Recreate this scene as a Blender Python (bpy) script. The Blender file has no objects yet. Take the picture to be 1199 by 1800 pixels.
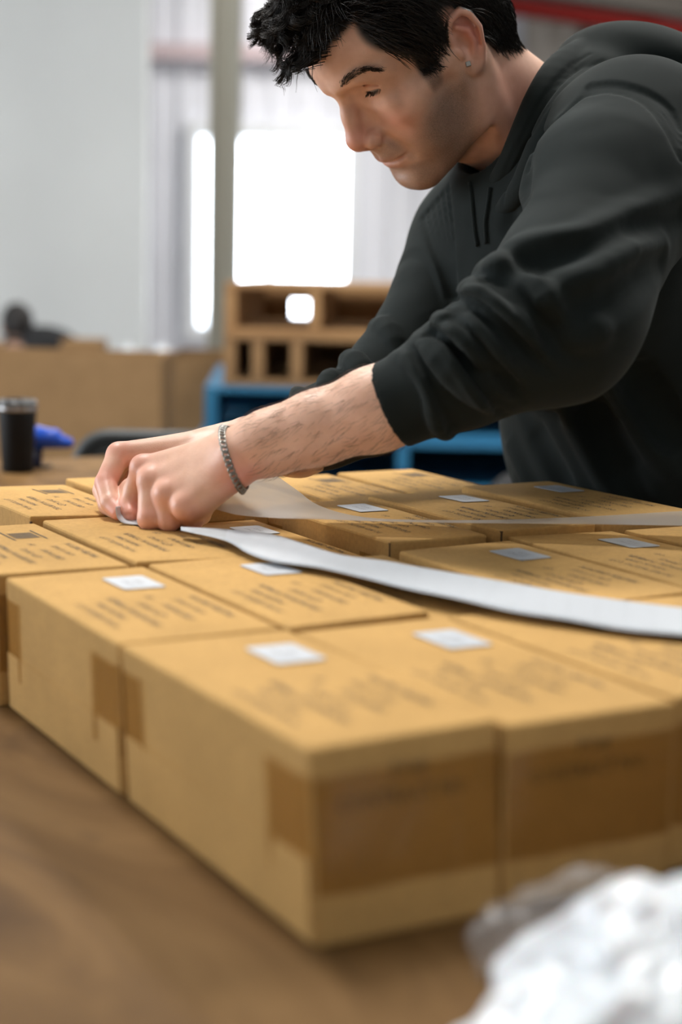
import bpy, bmesh, math, random
import numpy as np
from mathutils import Vector, Matrix

random.seed(7)
rng = np.random.default_rng(7)
S = bpy.context.scene
COL = S.collection
TZ = 0.90                      # height of the work table
BH = 0.104                     # height of the shipping cartons

# ------------------------------------------------------------------ camera
FPX = 2869.2                   # focal length in pixels of the 1199 x 1800 frame
CAM = np.array([-0.3713, -0.6937, 0.3435 + TZ])
YAW, PITCH, ROLL = -0.5067, 0.1502, 0.0217
_f = np.array([-math.sin(YAW) * math.cos(PITCH), math.cos(YAW) * math.cos(PITCH), -math.sin(PITCH)])
_r = np.array([math.cos(YAW), math.sin(YAW), 0.0])
_u = np.cross(_r, _f)
_c, _s = math.cos(ROLL), math.sin(ROLL)
CR, CU, CF = _c * _r + _s * _u, -_s * _r + _c * _u, _f
cd = bpy.data.cameras.new('camera')
cam = bpy.data.objects.new('camera', cd)
COL.objects.link(cam)
cam.matrix_world = Matrix(((CR[0], CU[0], -CF[0], CAM[0]), (CR[1], CU[1], -CF[1], CAM[1]),
                           (CR[2], CU[2], -CF[2], CAM[2]), (0, 0, 0, 1)))
cd.sensor_fit = 'VERTICAL'
cd.sensor_height = 36.0
cd.sensor_width = 24.0
cd.lens = FPX / 1800 * 36
cd.clip_start = 0.02
cd.dof.use_dof = True
cd.dof.focus_distance = 1.55
cd.dof.aperture_fstop = 3.0
S.camera = cam

# ------------------------------------------------------------------ light
S.view_settings.view_transform = 'Standard'
S.view_settings.look = 'None'
S.view_settings.gamma = 1.0
S.view_settings.use_curve_mapping = False
S.view_settings.exposure = 0.22
w = bpy.data.worlds.new('overcast_sky')
S.world = w
w.use_nodes = True
w.node_tree.nodes['Background'].inputs[0].default_value = (0.86, 0.93, 1.0, 1)
w.node_tree.nodes['Background'].inputs[1].default_value = 4.5

GR = np.array([math.cos(YAW), math.sin(YAW)])          # room axes on the floor plan
GF = np.array([-math.sin(YAW), math.cos(YAW)])

def room(u, v, z):
    p = CAM[:2] + u * GR + v * GF
    return np.array([p[0], p[1], z])

def at(x, y, d):
    """point seen at pixel x, y of the photograph, d metres deep"""
    return CAM + (((x - 599.5) * CR + (900 - y) * CU) / FPX + CF) * d

def onz(x, y, z):
    """point seen at pixel x, y lying on the level z above the table top"""
    r = ((x - 599.5) * CR + (900 - y) * CU) / FPX + CF
    return CAM + r * ((z + TZ - CAM[2]) / r[2])

def area(name, loc, aim, sx, sy, power, color):
    l = bpy.data.lights.new(name, 'AREA')
    l.shape = 'RECTANGLE'; l.size = sx; l.size_y = sy; l.energy = power; l.color = color
    o = bpy.data.objects.new(name, l)
    COL.objects.link(o)
    o.location = loc
    o.rotation_euler = (Vector(aim) - Vector(loc)).to_track_quat('-Z', 'Y').to_euler()
    return o

# daylight through the far window, the loading doors on the left, and three ceiling lamps
LAMPS = [(-0.9, 2.6), (1.5, 2.9), (-0.6, 6.6), (0.1, 11.0), (3.4, 10.6), (0.3, -1.2)]
LAMP_Z = 3.95
for k, (u, v) in enumerate(LAMPS):
    p = room(u, v, LAMP_Z)
    area('ceiling_lamp_light', p, p - np.array([0, 0, 1.0]), 0.5, 1.3, [87, 80, 44, 70, 118, 16][k], (1.0, 0.965, 0.92))
p = room(-5.7, 3.0, 2.0)
area('loading_door_daylight', p, room(0, 3.0, 1.3), 3.6, 2.9, 85, (0.90, 0.95, 1.0))
p = room(-0.54, 12.75, 1.5)
area('window_daylight', p, room(-0.54, 5, 1.2), 1.1, 1.3, 30, (0.92, 0.96, 1.0))

# ------------------------------------------------------------------ helpers
def empty(name, loc=(0, 0, 0), rz=0.0):
    o = bpy.data.objects.new(name, None)
    COL.objects.link(o)
    o.location = loc
    o.rotation_euler = (0, 0, rz)
    o.empty_display_size = 0.05
    return o

def tag(o, label, cat, group=None, kind=None):
    if label: o['label'] = label
    if cat: o['category'] = cat
    if group: o['group'] = group
    if kind: o['kind'] = kind
    return o

def struct(o, label=None):
    o['kind'] = 'structure'
    if label: o['label'] = label
    return o

def link(name, me, mat=None, parent=None, smooth=False):
    o = bpy.data.objects.new(name, me)
    COL.objects.link(o)
    if mat is not None:
        me.materials.append(mat)
    if parent is not None:
        o.parent = parent
    if smooth:
        me.shade_smooth()
    return o

def mesh(name, V, F):
    me = bpy.data.meshes.new(name)
    me.from_pydata([tuple(map(float, v)) for v in V], [], [tuple(int(i) for i in f) for f in F])
    me.update()
    return me

def fastmesh(name, V, Q):
    """large quad mesh from numpy arrays"""
    V = np.asarray(V, np.float32); Q = np.asarray(Q, np.int32)
    n = Q.shape[1]
    me = bpy.data.meshes.new(name)
    me.vertices.add(len(V)); me.vertices.foreach_set('co', V.ravel())
    me.loops.add(Q.size); me.loops.foreach_set('vertex_index', Q.ravel())
    me.polygons.add(len(Q))
    me.polygons.foreach_set('loop_start', np.arange(len(Q), dtype=np.int32) * n)
    me.update(calc_edges=True)
    return me

class MB:
    """collects simple solids into one mesh"""
    def __init__(s): s.V = []; s.F = []
    def add(s, V, F):
        b = len(s.V)
        s.V += [tuple(map(float, v)) for v in V]
        s.F += [tuple(i + b for i in f) for f in F]
        return s
    def box(s, lo, hi, M=None, bev=0.0):
        (x0, y0, z0), (x1, y1, z1) = lo, hi
        if bev <= 0:
            V = [(x, y, z) for z in (z0, z1) for y in (y0, y1) for x in (x0, x1)]
            F = [(0, 2, 3, 1), (4, 5, 7, 6), (0, 1, 5, 4), (2, 6, 7, 3), (0, 4, 6, 2), (1, 3, 7, 5)]
        else:
            bm = bmesh.new(); bmesh.ops.create_cube(bm, size=1)
            for v in bm.verts:
                v.co = Vector(((x0 + x1) / 2 + v.co.x * (x1 - x0), (y0 + y1) / 2 + v.co.y * (y1 - y0), (z0 + z1) / 2 + v.co.z * (z1 - z0)))
            bmesh.ops.bevel(bm, geom=bm.edges[:], offset=bev, segments=2, affect='EDGES', profile=0.5)
            bm.verts.index_update()
            V = [tuple(v.co) for v in bm.verts]; F = [tuple(v.index for v in f.verts) for f in bm.faces]
            bm.free()
        if M is not None: V = [tuple(M @ Vector(v)) for v in V]
        return s.add(V, F)
    def lathe(s, prof, seg=32, M=None):
        V = []; F = []; n = len(prof)
        for k in range(seg):
            a = 2 * math.pi * k / seg
            V += [(r * math.cos(a), r * math.sin(a), z) for r, z in prof]
        for k in range(seg):
            for i in range(n - 1):
                a, b = k * n + i, ((k + 1) % seg) * n + i
                F.append((a, b, b + 1, a + 1))
        if M is not None: V = [tuple(M @ Vector(v)) for v in V]
        return s.add(V, F)
    def tube(s, P, R, sides=8, caps=True):
        V, F = tube_arrays(np.asarray(P, float), np.broadcast_to(np.asarray(R, float), (len(P),)), sides)
        if caps:
            F = list(map(tuple, F)) + [tuple(range(sides))[::-1], tuple(range(len(V) - sides, len(V)))]
        return s.add(V, F)
    def build(s, name, mat=None, parent=None, smooth=False):
        return link(name, mesh(name, s.V, s.F), mat, parent, smooth)

def tube_arrays(P, R, sides):
    T = np.gradient(P, axis=0); T /= np.linalg.norm(T, axis=1)[:, None] + 1e-12
    up = np.array([0.0, 0, 1]) if abs(T[0][2]) < 0.9 else np.array([1.0, 0, 0])
    V = []; 
    n = np.cross(T[0], up); n /= np.linalg.norm(n)
    for i in range(len(P)):
        n = n - T[i] * np.dot(n, T[i]); n /= np.linalg.norm(n) + 1e-12
        b = np.cross(T[i], n)
        for k in range(sides):
            a = 2 * math.pi * k / sides
            V.append(P[i] + R[i] * (math.cos(a) * n + math.sin(a) * b))
    F = []
    for i in range(len(P) - 1):
        for k in range(sides):
            a, b2 = i * sides + k, i * sides + (k + 1) % sides
            F.append((a, b2, b2 + sides, a + sides))
    return V, F

def spline(P, n):
    """Catmull-Rom resampling of a polyline"""
    P = np.asarray(P, float)
    Q = np.vstack([2 * P[0] - P[1], P, 2 * P[-1] - P[-2]])
    out = []
    m = len(P) - 1
    for t in np.linspace(0, m - 1e-9, n):
        i = int(t); f = t - i
        a, b, c, d = Q[i:i + 4]
        out.append(0.5 * ((2 * b) + (c - a) * f + (2 * a - 5 * b + 4 * c - d) * f * f + (3 * b - a - 3 * c + d) * f ** 3))
    return np.array(out)

# ------------------------------------------------------------------ materials
def mat(name, color=(0.5, 0.5, 0.5), rough=0.6, metal=0.0, spec=0.5):
    m = bpy.data.materials.new(name)
    m.use_nodes = True
    b = m.node_tree.nodes['Principled BSDF']
    b.inputs['Base Color'].default_value = (*color, 1)
    b.inputs['Roughness'].default_value = rough
    b.inputs['Metallic'].default_value = metal
    b.inputs['Specular IOR Level'].default_value = spec
    return m

class NT:
    """short-hand for node graphs"""
    def __init__(s, m):
        s.t = m.node_tree; s.b = s.t.nodes['Principled BSDF']
    def n(s, kind, **kw):
        x = s.t.nodes.new(kind)
        for k, v in kw.items():
            if k.startswith('i_'):
                key = k[2:]
                x.inputs[int(key) if key.isdigit() else key].default_value = v
            else: setattr(x, k, v)
        return x
    def l(s, a, b): s.t.links.new(a, b)
    def ramp(s, fac, stops):
        r = s.n('ShaderNodeValToRGB')
        while len(r.color_ramp.elements) < len(stops): r.color_ramp.elements.new(0.5)
        for e, (p, c) in zip(r.color_ramp.elements, stops):
            e.position = p; e.color = (*c, 1) if len(c) == 3 else c
        s.l(fac, r.inputs[0]); return r.outputs[0]
    def mix(s, fac, a, b, blend='MIX'):
        m = s.n('ShaderNodeMix', data_type='RGBA', blend_type=blend)
        for val, idx in ((fac, 0), (a, 6), (b, 7)):
            if hasattr(val, 'links'): s.l(val, m.inputs[idx])
            else: m.inputs[idx].default_value = val if idx == 0 else ((*val, 1) if len(val) == 3 else val)
        return m.outputs[2]
    def noise(s, scale, detail=4, vec=None, rough=0.5, dist=0.0):
        x = s.n('ShaderNodeTexNoise'); x.inputs['Scale'].default_value = scale
        x.inputs['Detail'].default_value = detail; x.inputs['Roughness'].default_value = rough
        x.inputs['Distortion'].default_value = dist
        if vec is not None: s.l(vec, x.inputs['Vector'])
        return x.outputs['Fac']
    def coord(s, which='Object', scale=None):
        c = s.n('ShaderNodeTexCoord').outputs[which]
        if scale:
            m = s.n('ShaderNodeMapping'); m.inputs['Scale'].default_value = scale
            s.l(c, m.inputs['Vector']); c = m.outputs[0]
        return c
    def bump(s, h, strength=0.3, dist=0.002):
        b = s.n('ShaderNodeBump'); b.inputs['Strength'].default_value = strength; b.inputs['Distance'].default_value = dist
        s.l(h, b.inputs['Height']); s.l(b.outputs[0], s.b.inputs['Normal'])
    def color(s, sock): s.l(sock, s.b.inputs['Base Color'])

# ------------------------------------------------------------------ materials of the place
def wall_paint(name, c, rough=0.7):
    m = mat(name, c, rough); n = NT(m); co = n.coord('Object')
    n.color(n.ramp(n.noise(1.3, 5, co), [(0.3, tuple(x * 0.94 for x in c)), (0.7, c)]))
    return m
M_WHITE = wall_paint('white_wall_paint', (0.80, 0.82, 0.82))
M_RIB = wall_paint('white_ribbed_steel', (0.80, 0.81, 0.87), 0.5)
M_GALV = wall_paint('weathered_grey_steel', (0.58, 0.53, 0.48), 0.6)
M_FRAME = mat('window_frame_white', (0.82, 0.84, 0.87), 0.5)
M_GIRT = wall_paint('faded_red_primer', (0.62, 0.50, 0.52))
M_RED = mat('red_beam_paint', (0.10, 0.004, 0.003), 0.8, spec=0.1)
M_DARK = mat('dark_brown_steel', (0.05, 0.042, 0.035), 0.7)  # post and brace; on the roof slab the dark colour stands for shade
M_POST = mat('olive_grey_column_paint', (0.33, 0.32, 0.27), 0.55)
M_GLASS = mat('clear_glass', (0.95, 0.97, 1.0), 0.05)
M_GLASS.node_tree.nodes['Principled BSDF'].inputs['Transmission Weight'].default_value = 1.0
M_GLASS.node_tree.nodes['Principled BSDF'].inputs['IOR'].default_value = 1.02
M_CONC = mat('concrete', (0.3, 0.29, 0.28), 0.55)
n = NT(M_CONC); co = n.coord('Object')
n.color(n.ramp(n.noise(2.0, 8, co), [(0.3, (0.22, 0.215, 0.205)), (0.7, (0.34, 0.33, 0.31))]))

RM = Matrix(((GR[0], GF[0], 0, CAM[0]), (GR[1], GF[1], 0, CAM[1]), (0, 0, 1, 0), (0, 0, 0, 1)))

def rbox(name, lo, hi, m, parent=None, bev=0.0):
    """box in room axes (u right, v away, z up)"""
    return MB().box(lo, hi, RM, bev).build(name, m, parent)

def ribbed(name, p0, p1, z0, z1, m, pitch=0.20, depth=0.022):
    """wall sheet with trapezoid ribs, between two floor-plan points in room axes"""
    p0 = np.array(p0, float); p1 = np.array(p1, float)
    L = np.linalg.norm(p1 - p0); d = (p1 - p0) / L; nn = np.array([d[1], -d[0]])
    prof = []; x = 0
    while x < L:
        for t, h in ((0, 0), (0.55, 0), (0.65, 1), (0.9, 1)):
            if x + t * pitch <= L: prof.append((x + t * pitch, h * depth))
        x += pitch
    prof.append((L, 0))
    V = []; F = []
    for t, h in prof:
        q = p0 + d * t + nn * h
        for z in (z0, z1):
            V.append(tuple(RM @ Vector((q[0], q[1], z))))
    for i in range(len(prof) - 1):
        F.append((2 * i, 2 * i + 2, 2 * i + 3, 2 * i + 1))
    me = mesh(name, V, F)
    o = link(name, me, m)
    so = o.modifiers.new('sheet', 'SOLIDIFY'); so.thickness = 0.03; so.offset = -1
    return o

CEIL = 4.2
FV = 12.5                                             # distance of the far wall
WU0, WU1, WZ0, WZ1 = -1.12, -0.01, 0.76, 2.19         # far window
struct(rbox('floor', (-9.2, -5.2, -0.1), (9.2, 16.2, 0.0), M_CONC), 'grey concrete warehouse floor')
struct(rbox('ceiling', (-9.2, -5.2, CEIL), (9.2, 16.2, CEIL + 0.1), M_WHITE), 'white warehouse ceiling')
far = empty('wall_far', room(0, FV, 0)); struct(far, 'white ribbed steel wall with the bright window')
for nm, a, b, z0, z1 in (('wall_sheet', -6, WU0, 0, CEIL), ('wall_sheet', WU1, 1.35, 0, CEIL), ('wall_sheet', WU0, WU1, WZ1, CEIL), ('wall_sheet', WU0, WU1, 0, WZ0)):
    o = ribbed(nm, (a, FV), (b, FV), z0, z1, M_RIB)
    o.parent = far; o.matrix_parent_inverse = Matrix.Translation(-Vector(room(0, FV, 0)))
struct(rbox('trim_1', (-6, FV - 0.13, 2.72), (1.3, FV - 0.03, 2.83), M_GIRT), 'faded reddish girt across the ribbed wall')
w1 = empty('window_1', room(-0.54, FV, WZ0)); struct(w1, 'overexposed window in the ribbed white wall')
def wpart(nm, lo, hi, m):
    o = rbox(nm, lo, hi, m); o.parent = w1; o.matrix_parent_inverse = Matrix.Translation(-Vector(room(-0.54, FV, WZ0))); return o
wpart('window_frame', (WU0 - 0.09, FV - 0.10, WZ1 - 0.02), (WU1 + 0.09, FV + 0.03, WZ1 + 0.09), M_FRAME)
wpart('window_frame', (WU0 - 0.09, FV - 0.10, WZ0 - 0.09), (WU1 + 0.09, FV + 0.03, WZ0), M_FRAME)
wpart('window_frame', (WU0 - 0.09, FV - 0.10, WZ0), (WU0, FV + 0.03, WZ1 - 0.02), M_FRAME)
wpart('window_frame', (WU1, FV - 0.10, WZ0), (WU1 + 0.09, FV + 0.03, WZ1 - 0.02), M_FRAME)
wpart('mullion', (-0.60, FV - 0.03, WZ0), (-0.565, FV + 0.02, WZ1 - 0.02), M_FRAME)
wpart('pane', (WU0, FV - 0.004, WZ0), (-0.60, FV + 0.004, WZ1 - 0.02), M_GLASS)
wpart('pane', (-0.565, FV - 0.004, WZ0), (WU1, FV + 0.004, WZ1 - 0.02), M_GLASS)

struct(rbox('wall_partition', (-6, 9.5, 0), (-1.155, 9.65, CEIL), M_WHITE), 'smooth white partition wall on the left')
struct(ribbed('wall_right', (1.30, 12.45), (7.3, 16.25), 0, CEIL, M_GALV, 0.24, 0.03), 'dull grey corrugated steel wall at upper right')
LV0, LV1 = 1.2, 4.9                                   # loading door opening in the left wall
wl = empty('wall_left', room(-6, 3, 0)); struct(wl, 'white side wall with a loading door')
for lo, hi in (((-6.15, -5, 0), (-6, LV0, CEIL)), ((-6.15, LV1, 0), (-6, 16, CEIL)), ((-6.15, LV0, 3.5), (-6, LV1, CEIL))):
    o = rbox('wall_sheet', lo, hi, M_WHITE); o.parent = wl; o.matrix_parent_inverse = Matrix.Translation(-Vector(room(-6, 3, 0)))
struct(rbox('wall_back', (-6.15, -5.15, 0), (7.15, -5, CEIL), M_WHITE), 'white wall behind the viewer')
struct(rbox('wall_side', (7, -5, 0), (7.15, 16, CEIL), M_WHITE), 'white wall on the right side')

# red beam with post and brace, and a dark slab coloured as unlit roof
def bar(name, a, b, wdt, hgt, m, parent=None):
    a = Vector(a); b = Vector(b); d = (b - a); L = d.length
    q = d.to_track_quat('X', 'Z').to_matrix().to_4x4()
    return MB().box((0, -wdt / 2, -hgt / 2), (L, wdt / 2, hgt / 2), Matrix.Translation(a) @ q).build(name, m, parent)
b0, b1 = at(700, -18, 10.6), at(1330, 55, 12.6)
b1[2] = b0[2]
struct(bar('trim_2', b0, b1, 0.10, 0.105, M_RED), 'red steel beam at the top right')
dk = np.array([0, 0, 0.42]); away = np.append(GF, 0) * 0.45
struct(bar('trim_3', b0 + dk + away, b1 + dk + away, 0.9, 0.66, M_DARK), 'dark slab coloured for the unlit roof above the red beam')
c0 = at(1038, 60, 12.3)
struct(bar('trim_4', (c0[0], c0[1], 0.0), (c0[0], c0[1], b0[2]), 0.11, 0.11, M_DARK), 'dark steel post under the red beam')
struct(bar('trim_5', at(1152, 36, 12.1), at(1085, 130, 12.1), 0.06, 0.06, M_DARK), 'dark diagonal brace under the red beam')
M_FIBRE = mat('backlit_fibreglass', (0.75, 0.8, 0.85), 0.6)
M_FIBRE.node_tree.nodes['Principled BSDF'].inputs['Emission Color'].default_value = (0.85, 0.93, 1, 1)
M_FIBRE.node_tree.nodes['Principled BSDF'].inputs['Emission Strength'].default_value = 0.75
struct(ribbed('window_2', (2.60, 13.21), (4.2, 14.21), 1.5, 2.93, M_FIBRE, 0.12, 0.03), 'backlit corrugated fibreglass panel behind the hood')

# column
col = empty('steel_column', room(-0.52, 7, 0))
uc = (386 - 600) / FPX * 7.0
def colpart(nm, lo, hi):
    o = rbox(nm, lo, hi, M_POST); o.parent = col; o.matrix_parent_inverse = Matrix.Translation(-Vector(room(-0.52, 7, 0)))
colpart('flange', (uc - 0.062, 6.95, 0.012), (uc - 0.048, 7.08, CEIL))
colpart('flange', (uc + 0.048, 6.95, 0.012), (uc + 0.062, 7.08, CEIL))
colpart('web', (uc - 0.048, 7.005, 0.012), (uc + 0.048, 7.02, CEIL))
colpart('base_plate', (uc - 0.12, 6.89, 0), (uc + 0.12, 7.14, 0.012))
tag(col, 'olive grey steel column standing in front of the window', 'column')

# ceiling lamps
M_LAMP = mat('lamp_housing_white', (0.85, 0.85, 0.85), 0.4)
for k, (u, v) in enumerate(LAMPS):
    l = empty('ceiling_lamp', room(u, v, CEIL))
    o = MB().box((-0.28, -0.68, -0.22), (0.28, 0.68, -0.17), None, 0.01).build('housing', M_LAMP, l)
    for y in (-0.4, 0.36): MB().box((-0.02, y, -0.17), (0.02, y + 0.04, 0)).build('hanger', M_LAMP, l)
    tag(l, ['overhead lamp hung above the left side of the table', 'overhead lamp hung above the leaning man', 'overhead lamp hung above the packing bench', 'overhead lamp nearest the bright far window', 'overhead lamp hung over the red beam', 'overhead lamp hung behind the viewer'][k], 'lamp', 'overhead lamps')

# ------------------------------------------------------------------ work table
def wood(name, c0, c1, scale=(3, 30, 30), rough=0.55):
    m = mat(name, c0, rough); n = NT(m)
    co = n.coord('Object', scale)
    g = n.noise(1.0, 8, co, 0.6, 1.2)
    n.color(n.ramp(g, [(0.25, c0), (0.75, c1)]))
    n.bump(g, 0.15, 0.001)
    return m
M_TABLE = mat('worn_hardboard', (0.2, 0.12, 0.06), 0.6, spec=0.15)
n = NT(M_TABLE); co = n.coord('Object')
g1 = n.noise(3.2, 8, n.coord('Object', (2.2, 0.8, 1)), 0.62, 1.6)
base = n.ramp(g1, [(0.32, (0.085, 0.043, 0.014)), (0.5, (0.158, 0.084, 0.028)), (0.66, (0.222, 0.126, 0.048))])
st = n.ramp(n.noise(9, 6, co, 0.6, 2.0), [(0.62, (0, 0, 0)), (0.75, (1, 1, 1))])
st2 = n.n('ShaderNodeMath', operation='MULTIPLY', i_1=0.35); n.l(st, st2.inputs[0])
n.color(n.mix(st2.outputs[0], base, (0.075, 0.04, 0.018)))
n.bump(n.noise(40, 4, co), 0.08, 0.001)
M_LEG = mat('table_leg_steel', (0.16, 0.16, 0.17), 0.45, 0.6)
tb = empty('work_table', (0.1, 0.9, 0))
TX0, TX1, TY0, TY1 = -0.52, 0.712, -0.62, 2.02
def tpart(o):
    o.parent = tb; o.matrix_parent_inverse = Matrix.Translation((-0.1, -0.9, 0)); return o
tpart(MB().box((TX0, TY0, TZ - 0.03), (TX1, TY1, TZ), None, 0.003).build('table_top', M_TABLE))
for x in (TX0 + 0.06, TX1 - 0.06):
    for y in (TY0 + 0.06, TY1 - 0.06):
        tpart(MB().box((x - 0.025, y - 0.025, 0), (x + 0.025, y + 0.025, TZ - 0.03)).build('leg', M_LEG))
tpart(MB().box((TX0 + 0.03, TY0 + 0.03, TZ - 0.10), (TX1 - 0.03, TY0 + 0.06, TZ - 0.03)).build('apron', M_LEG))
tpart(MB().box((TX0 + 0.03, TY1 - 0.06, TZ - 0.10), (TX1 - 0.03, TY1 - 0.03, TZ - 0.03)).build('apron', M_LEG))
tag(tb, 'long brown hardboard-topped table carrying the cartons', 'table')

# ------------------------------------------------------------------ cartons
def cardboard(name, c, var=0.1):
    m = mat(name, c, 0.8, spec=0.08); n = NT(m)
    co = n.coord('Object')
    info = n.n('ShaderNodeObjectInfo')
    add = n.n('ShaderNodeVectorMath', operation='ADD'); n.l(co, add.inputs[0]); n.l(info.outputs['Location'], add.inputs[1])
    a = n.noise(14, 6, add.outputs[0], 0.6); b = n.noise(260, 3, add.outputs[0])
    lo = tuple(x * (1 - var) for x in c); hi = tuple(min(1, x * (1 + var * 0.7)) for x in c)
    col = n.ramp(a, [(0.3, lo), (0.7, hi)])
    fib = n.ramp(b, [(0.3, (0.90, 0.90, 0.90)), (0.7, (1.05, 1.04, 1.02))])
    n.color(n.mix(1.0, col, fib, 'MULTIPLY'))
    wv = n.n('ShaderNodeTexWave'); wv.inputs['Scale'].default_value = 60; wv.inputs['Distortion'].default_value = 0.6
    n.l(n.coord('Object', (1, 0.12, 1)), wv.inputs['Vector'])
    n.bump(wv.outputs['Fac'], 0.05, 0.0005)
    return m
M_CARD = cardboard('kraft_cardboard', (0.575, 0.350, 0.130))
M_CORNER = mat('dark_corner_brown', (0.10, 0.06, 0.03), 0.9)
M_INK = mat('black_print_ink', (0.045, 0.038, 0.03), 0.7)
M_INKS = mat('worn_print_ink', (0.035, 0.028, 0.02), 0.7)
M_LABEL = mat('white_label_paper', (0.56, 0.59, 0.63), 0.5)
M_TAPE = mat('clear_brown_tape', (0.30, 0.17, 0.055), 0.18, spec=0.7)
n = NT(M_TAPE)
tr = n.n('ShaderNodeBsdfTransparent', i_0=(0.88, 0.78, 0.60, 1)); mx = n.n('ShaderNodeMixShader', i_0=0.24)
n.l(tr.outputs[0], mx.inputs[1]); n.l(n.b.outputs[0], mx.inputs[2])
n.l(mx.outputs[0], n.t.nodes['Material Output'].inputs[0])
wr = n.noise(22, 5, n.coord('Object', (1, 1, 0.35)), 0.6, 1.5)
n.bump(n.ramp(wr, [(0.48, (0, 0, 0)), (0.62, (1, 1, 1))]), 0.5, 0.0015)

def text_mesh(lines):
    """printed lines -> one flat mesh; lines: (string, x, y, size)"""
    V = []; F = []
    for s, x, y, size in lines:
        cu = bpy.data.curves.new('t', 'FONT'); cu.body = s; cu.size = size; cu.resolution_u = 1
        o = bpy.data.objects.new('t', cu); COL.objects.link(o)
        dg = bpy.context.evaluated_depsgraph_get()
        me = bpy.data.meshes.new_from_object(o.evaluated_get(dg))
        b = len(V)
        # reads along +Y with the letters' tops towards -X (towards the far edge for the worker)
        V += [(x - v.co.y, y + v.co.x, 0) for v in me.vertices]
        F += [tuple(i + b for i in p.vertices) for p in me.polygons]
        bpy.data.objects.remove(o); bpy.data.curves.remove(cu); bpy.data.meshes.remove(me)
    return V, F
TXT = [('PO NO: 4500712  LOT', 0.018, 0.030, 0.0080), ('MADE IN CHINA', 0.030, 0.052, 0.0070), ('DESCRIPTION: TUMBLER', 0.043, 0.022, 0.0085),
       ('QTY: 24 PCS', 0.056, 0.045, 0.0085), ('CARTON NO:        OF', 0.070, 0.030, 0.0085), ('G.W. 11.5 KGS', 0.084, 0.045, 0.0080), ('MASTER CARTON', 0.099, 0.030, 0.0090)]
tV, tF = text_mesh(TXT)
ME_TEXT = mesh('printed_text', tV, tF); ME_TEXT.materials.append(M_INK)
# end-face print (text upright on the -Y face)
eV, eF = text_mesh([('PO#', -0.052, -0.014, 0.011), ('CONTRACT NO.', -0.038, -0.046, 0.0105)])
ME_END = mesh('end_print', [(v[1], 0, -v[0]) for v in eV], eF); ME_END.materials.append(M_INKS)
# printed barcode field: frame and bars
mb = MB()
def flat(x0, y0, x1, y1): mb.add([(x0, y0, 0), (x1, y0, 0), (x1, y1, 0), (x0, y1, 0)], [(0, 1, 2, 3)])
LW, LL = 0.030, 0.048                                  # sticker size across, along
flat(-LW / 2, -LL / 2, -LW / 2 + 0.0015, LL / 2); flat(LW / 2 - 0.0015, -LL / 2, LW / 2, LL / 2)
x = -LW / 2 + 0.004
yb = -0.016
for k in range(15):
    wd = (0.0011, 0.0006, 0.0017)[k % 3]
    flat(-LW / 2 + 0.004, yb, LW / 2 - 0.004, yb + wd); yb += wd + (0.0008, 0.0012, 0.0006)[(k * 2) % 3]
ME_BAR = mb.build('x', M_INK).data
bpy.data.objects.remove(bpy.data.objects['x']); ME_BAR.name = 'barcode_print'
# white sticker
def sticker_mesh(w, l, r=0.003, th=0.0003):
    pts = []
    for cx, cy, a0 in ((w / 2 - r, l / 2 - r, 0), (-w / 2 + r, l / 2 - r, 90), (-w / 2 + r, -l / 2 + r, 180), (w / 2 - r, -l / 2 + r, 270)):
        for a in (0, 45, 90):
            t = math.radians(a0 + a); pts.append((cx + r * math.cos(t), cy + r * math.sin(t)))
    k = len(pts)
    V = [(x, y, 0) for x, y in pts] + [(x, y, th) for x, y in pts]
    F = [tuple(range(k))[::-1], tuple(range(k, 2 * k))] + [(i, (i + 1) % k, k + (i + 1) % k, k + i) for i in range(k)]
    return mesh('sticker', V, F)
ME_STICK = sticker_mesh(LW + 0.002, LL + 0.001); ME_STICK.materials.append(M_LABEL)
sV, sF = text_mesh([('LOT 0417', -0.003, -0.014, 0.0055), ('24 OZ', 0.005, -0.010, 0.0055)])
ME_SPRINT = mesh('sticker_print', sV, sF); ME_SPRINT.materials.append(mat('grey_print_ink', (0.22, 0.23, 0.26), 0.7))

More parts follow.
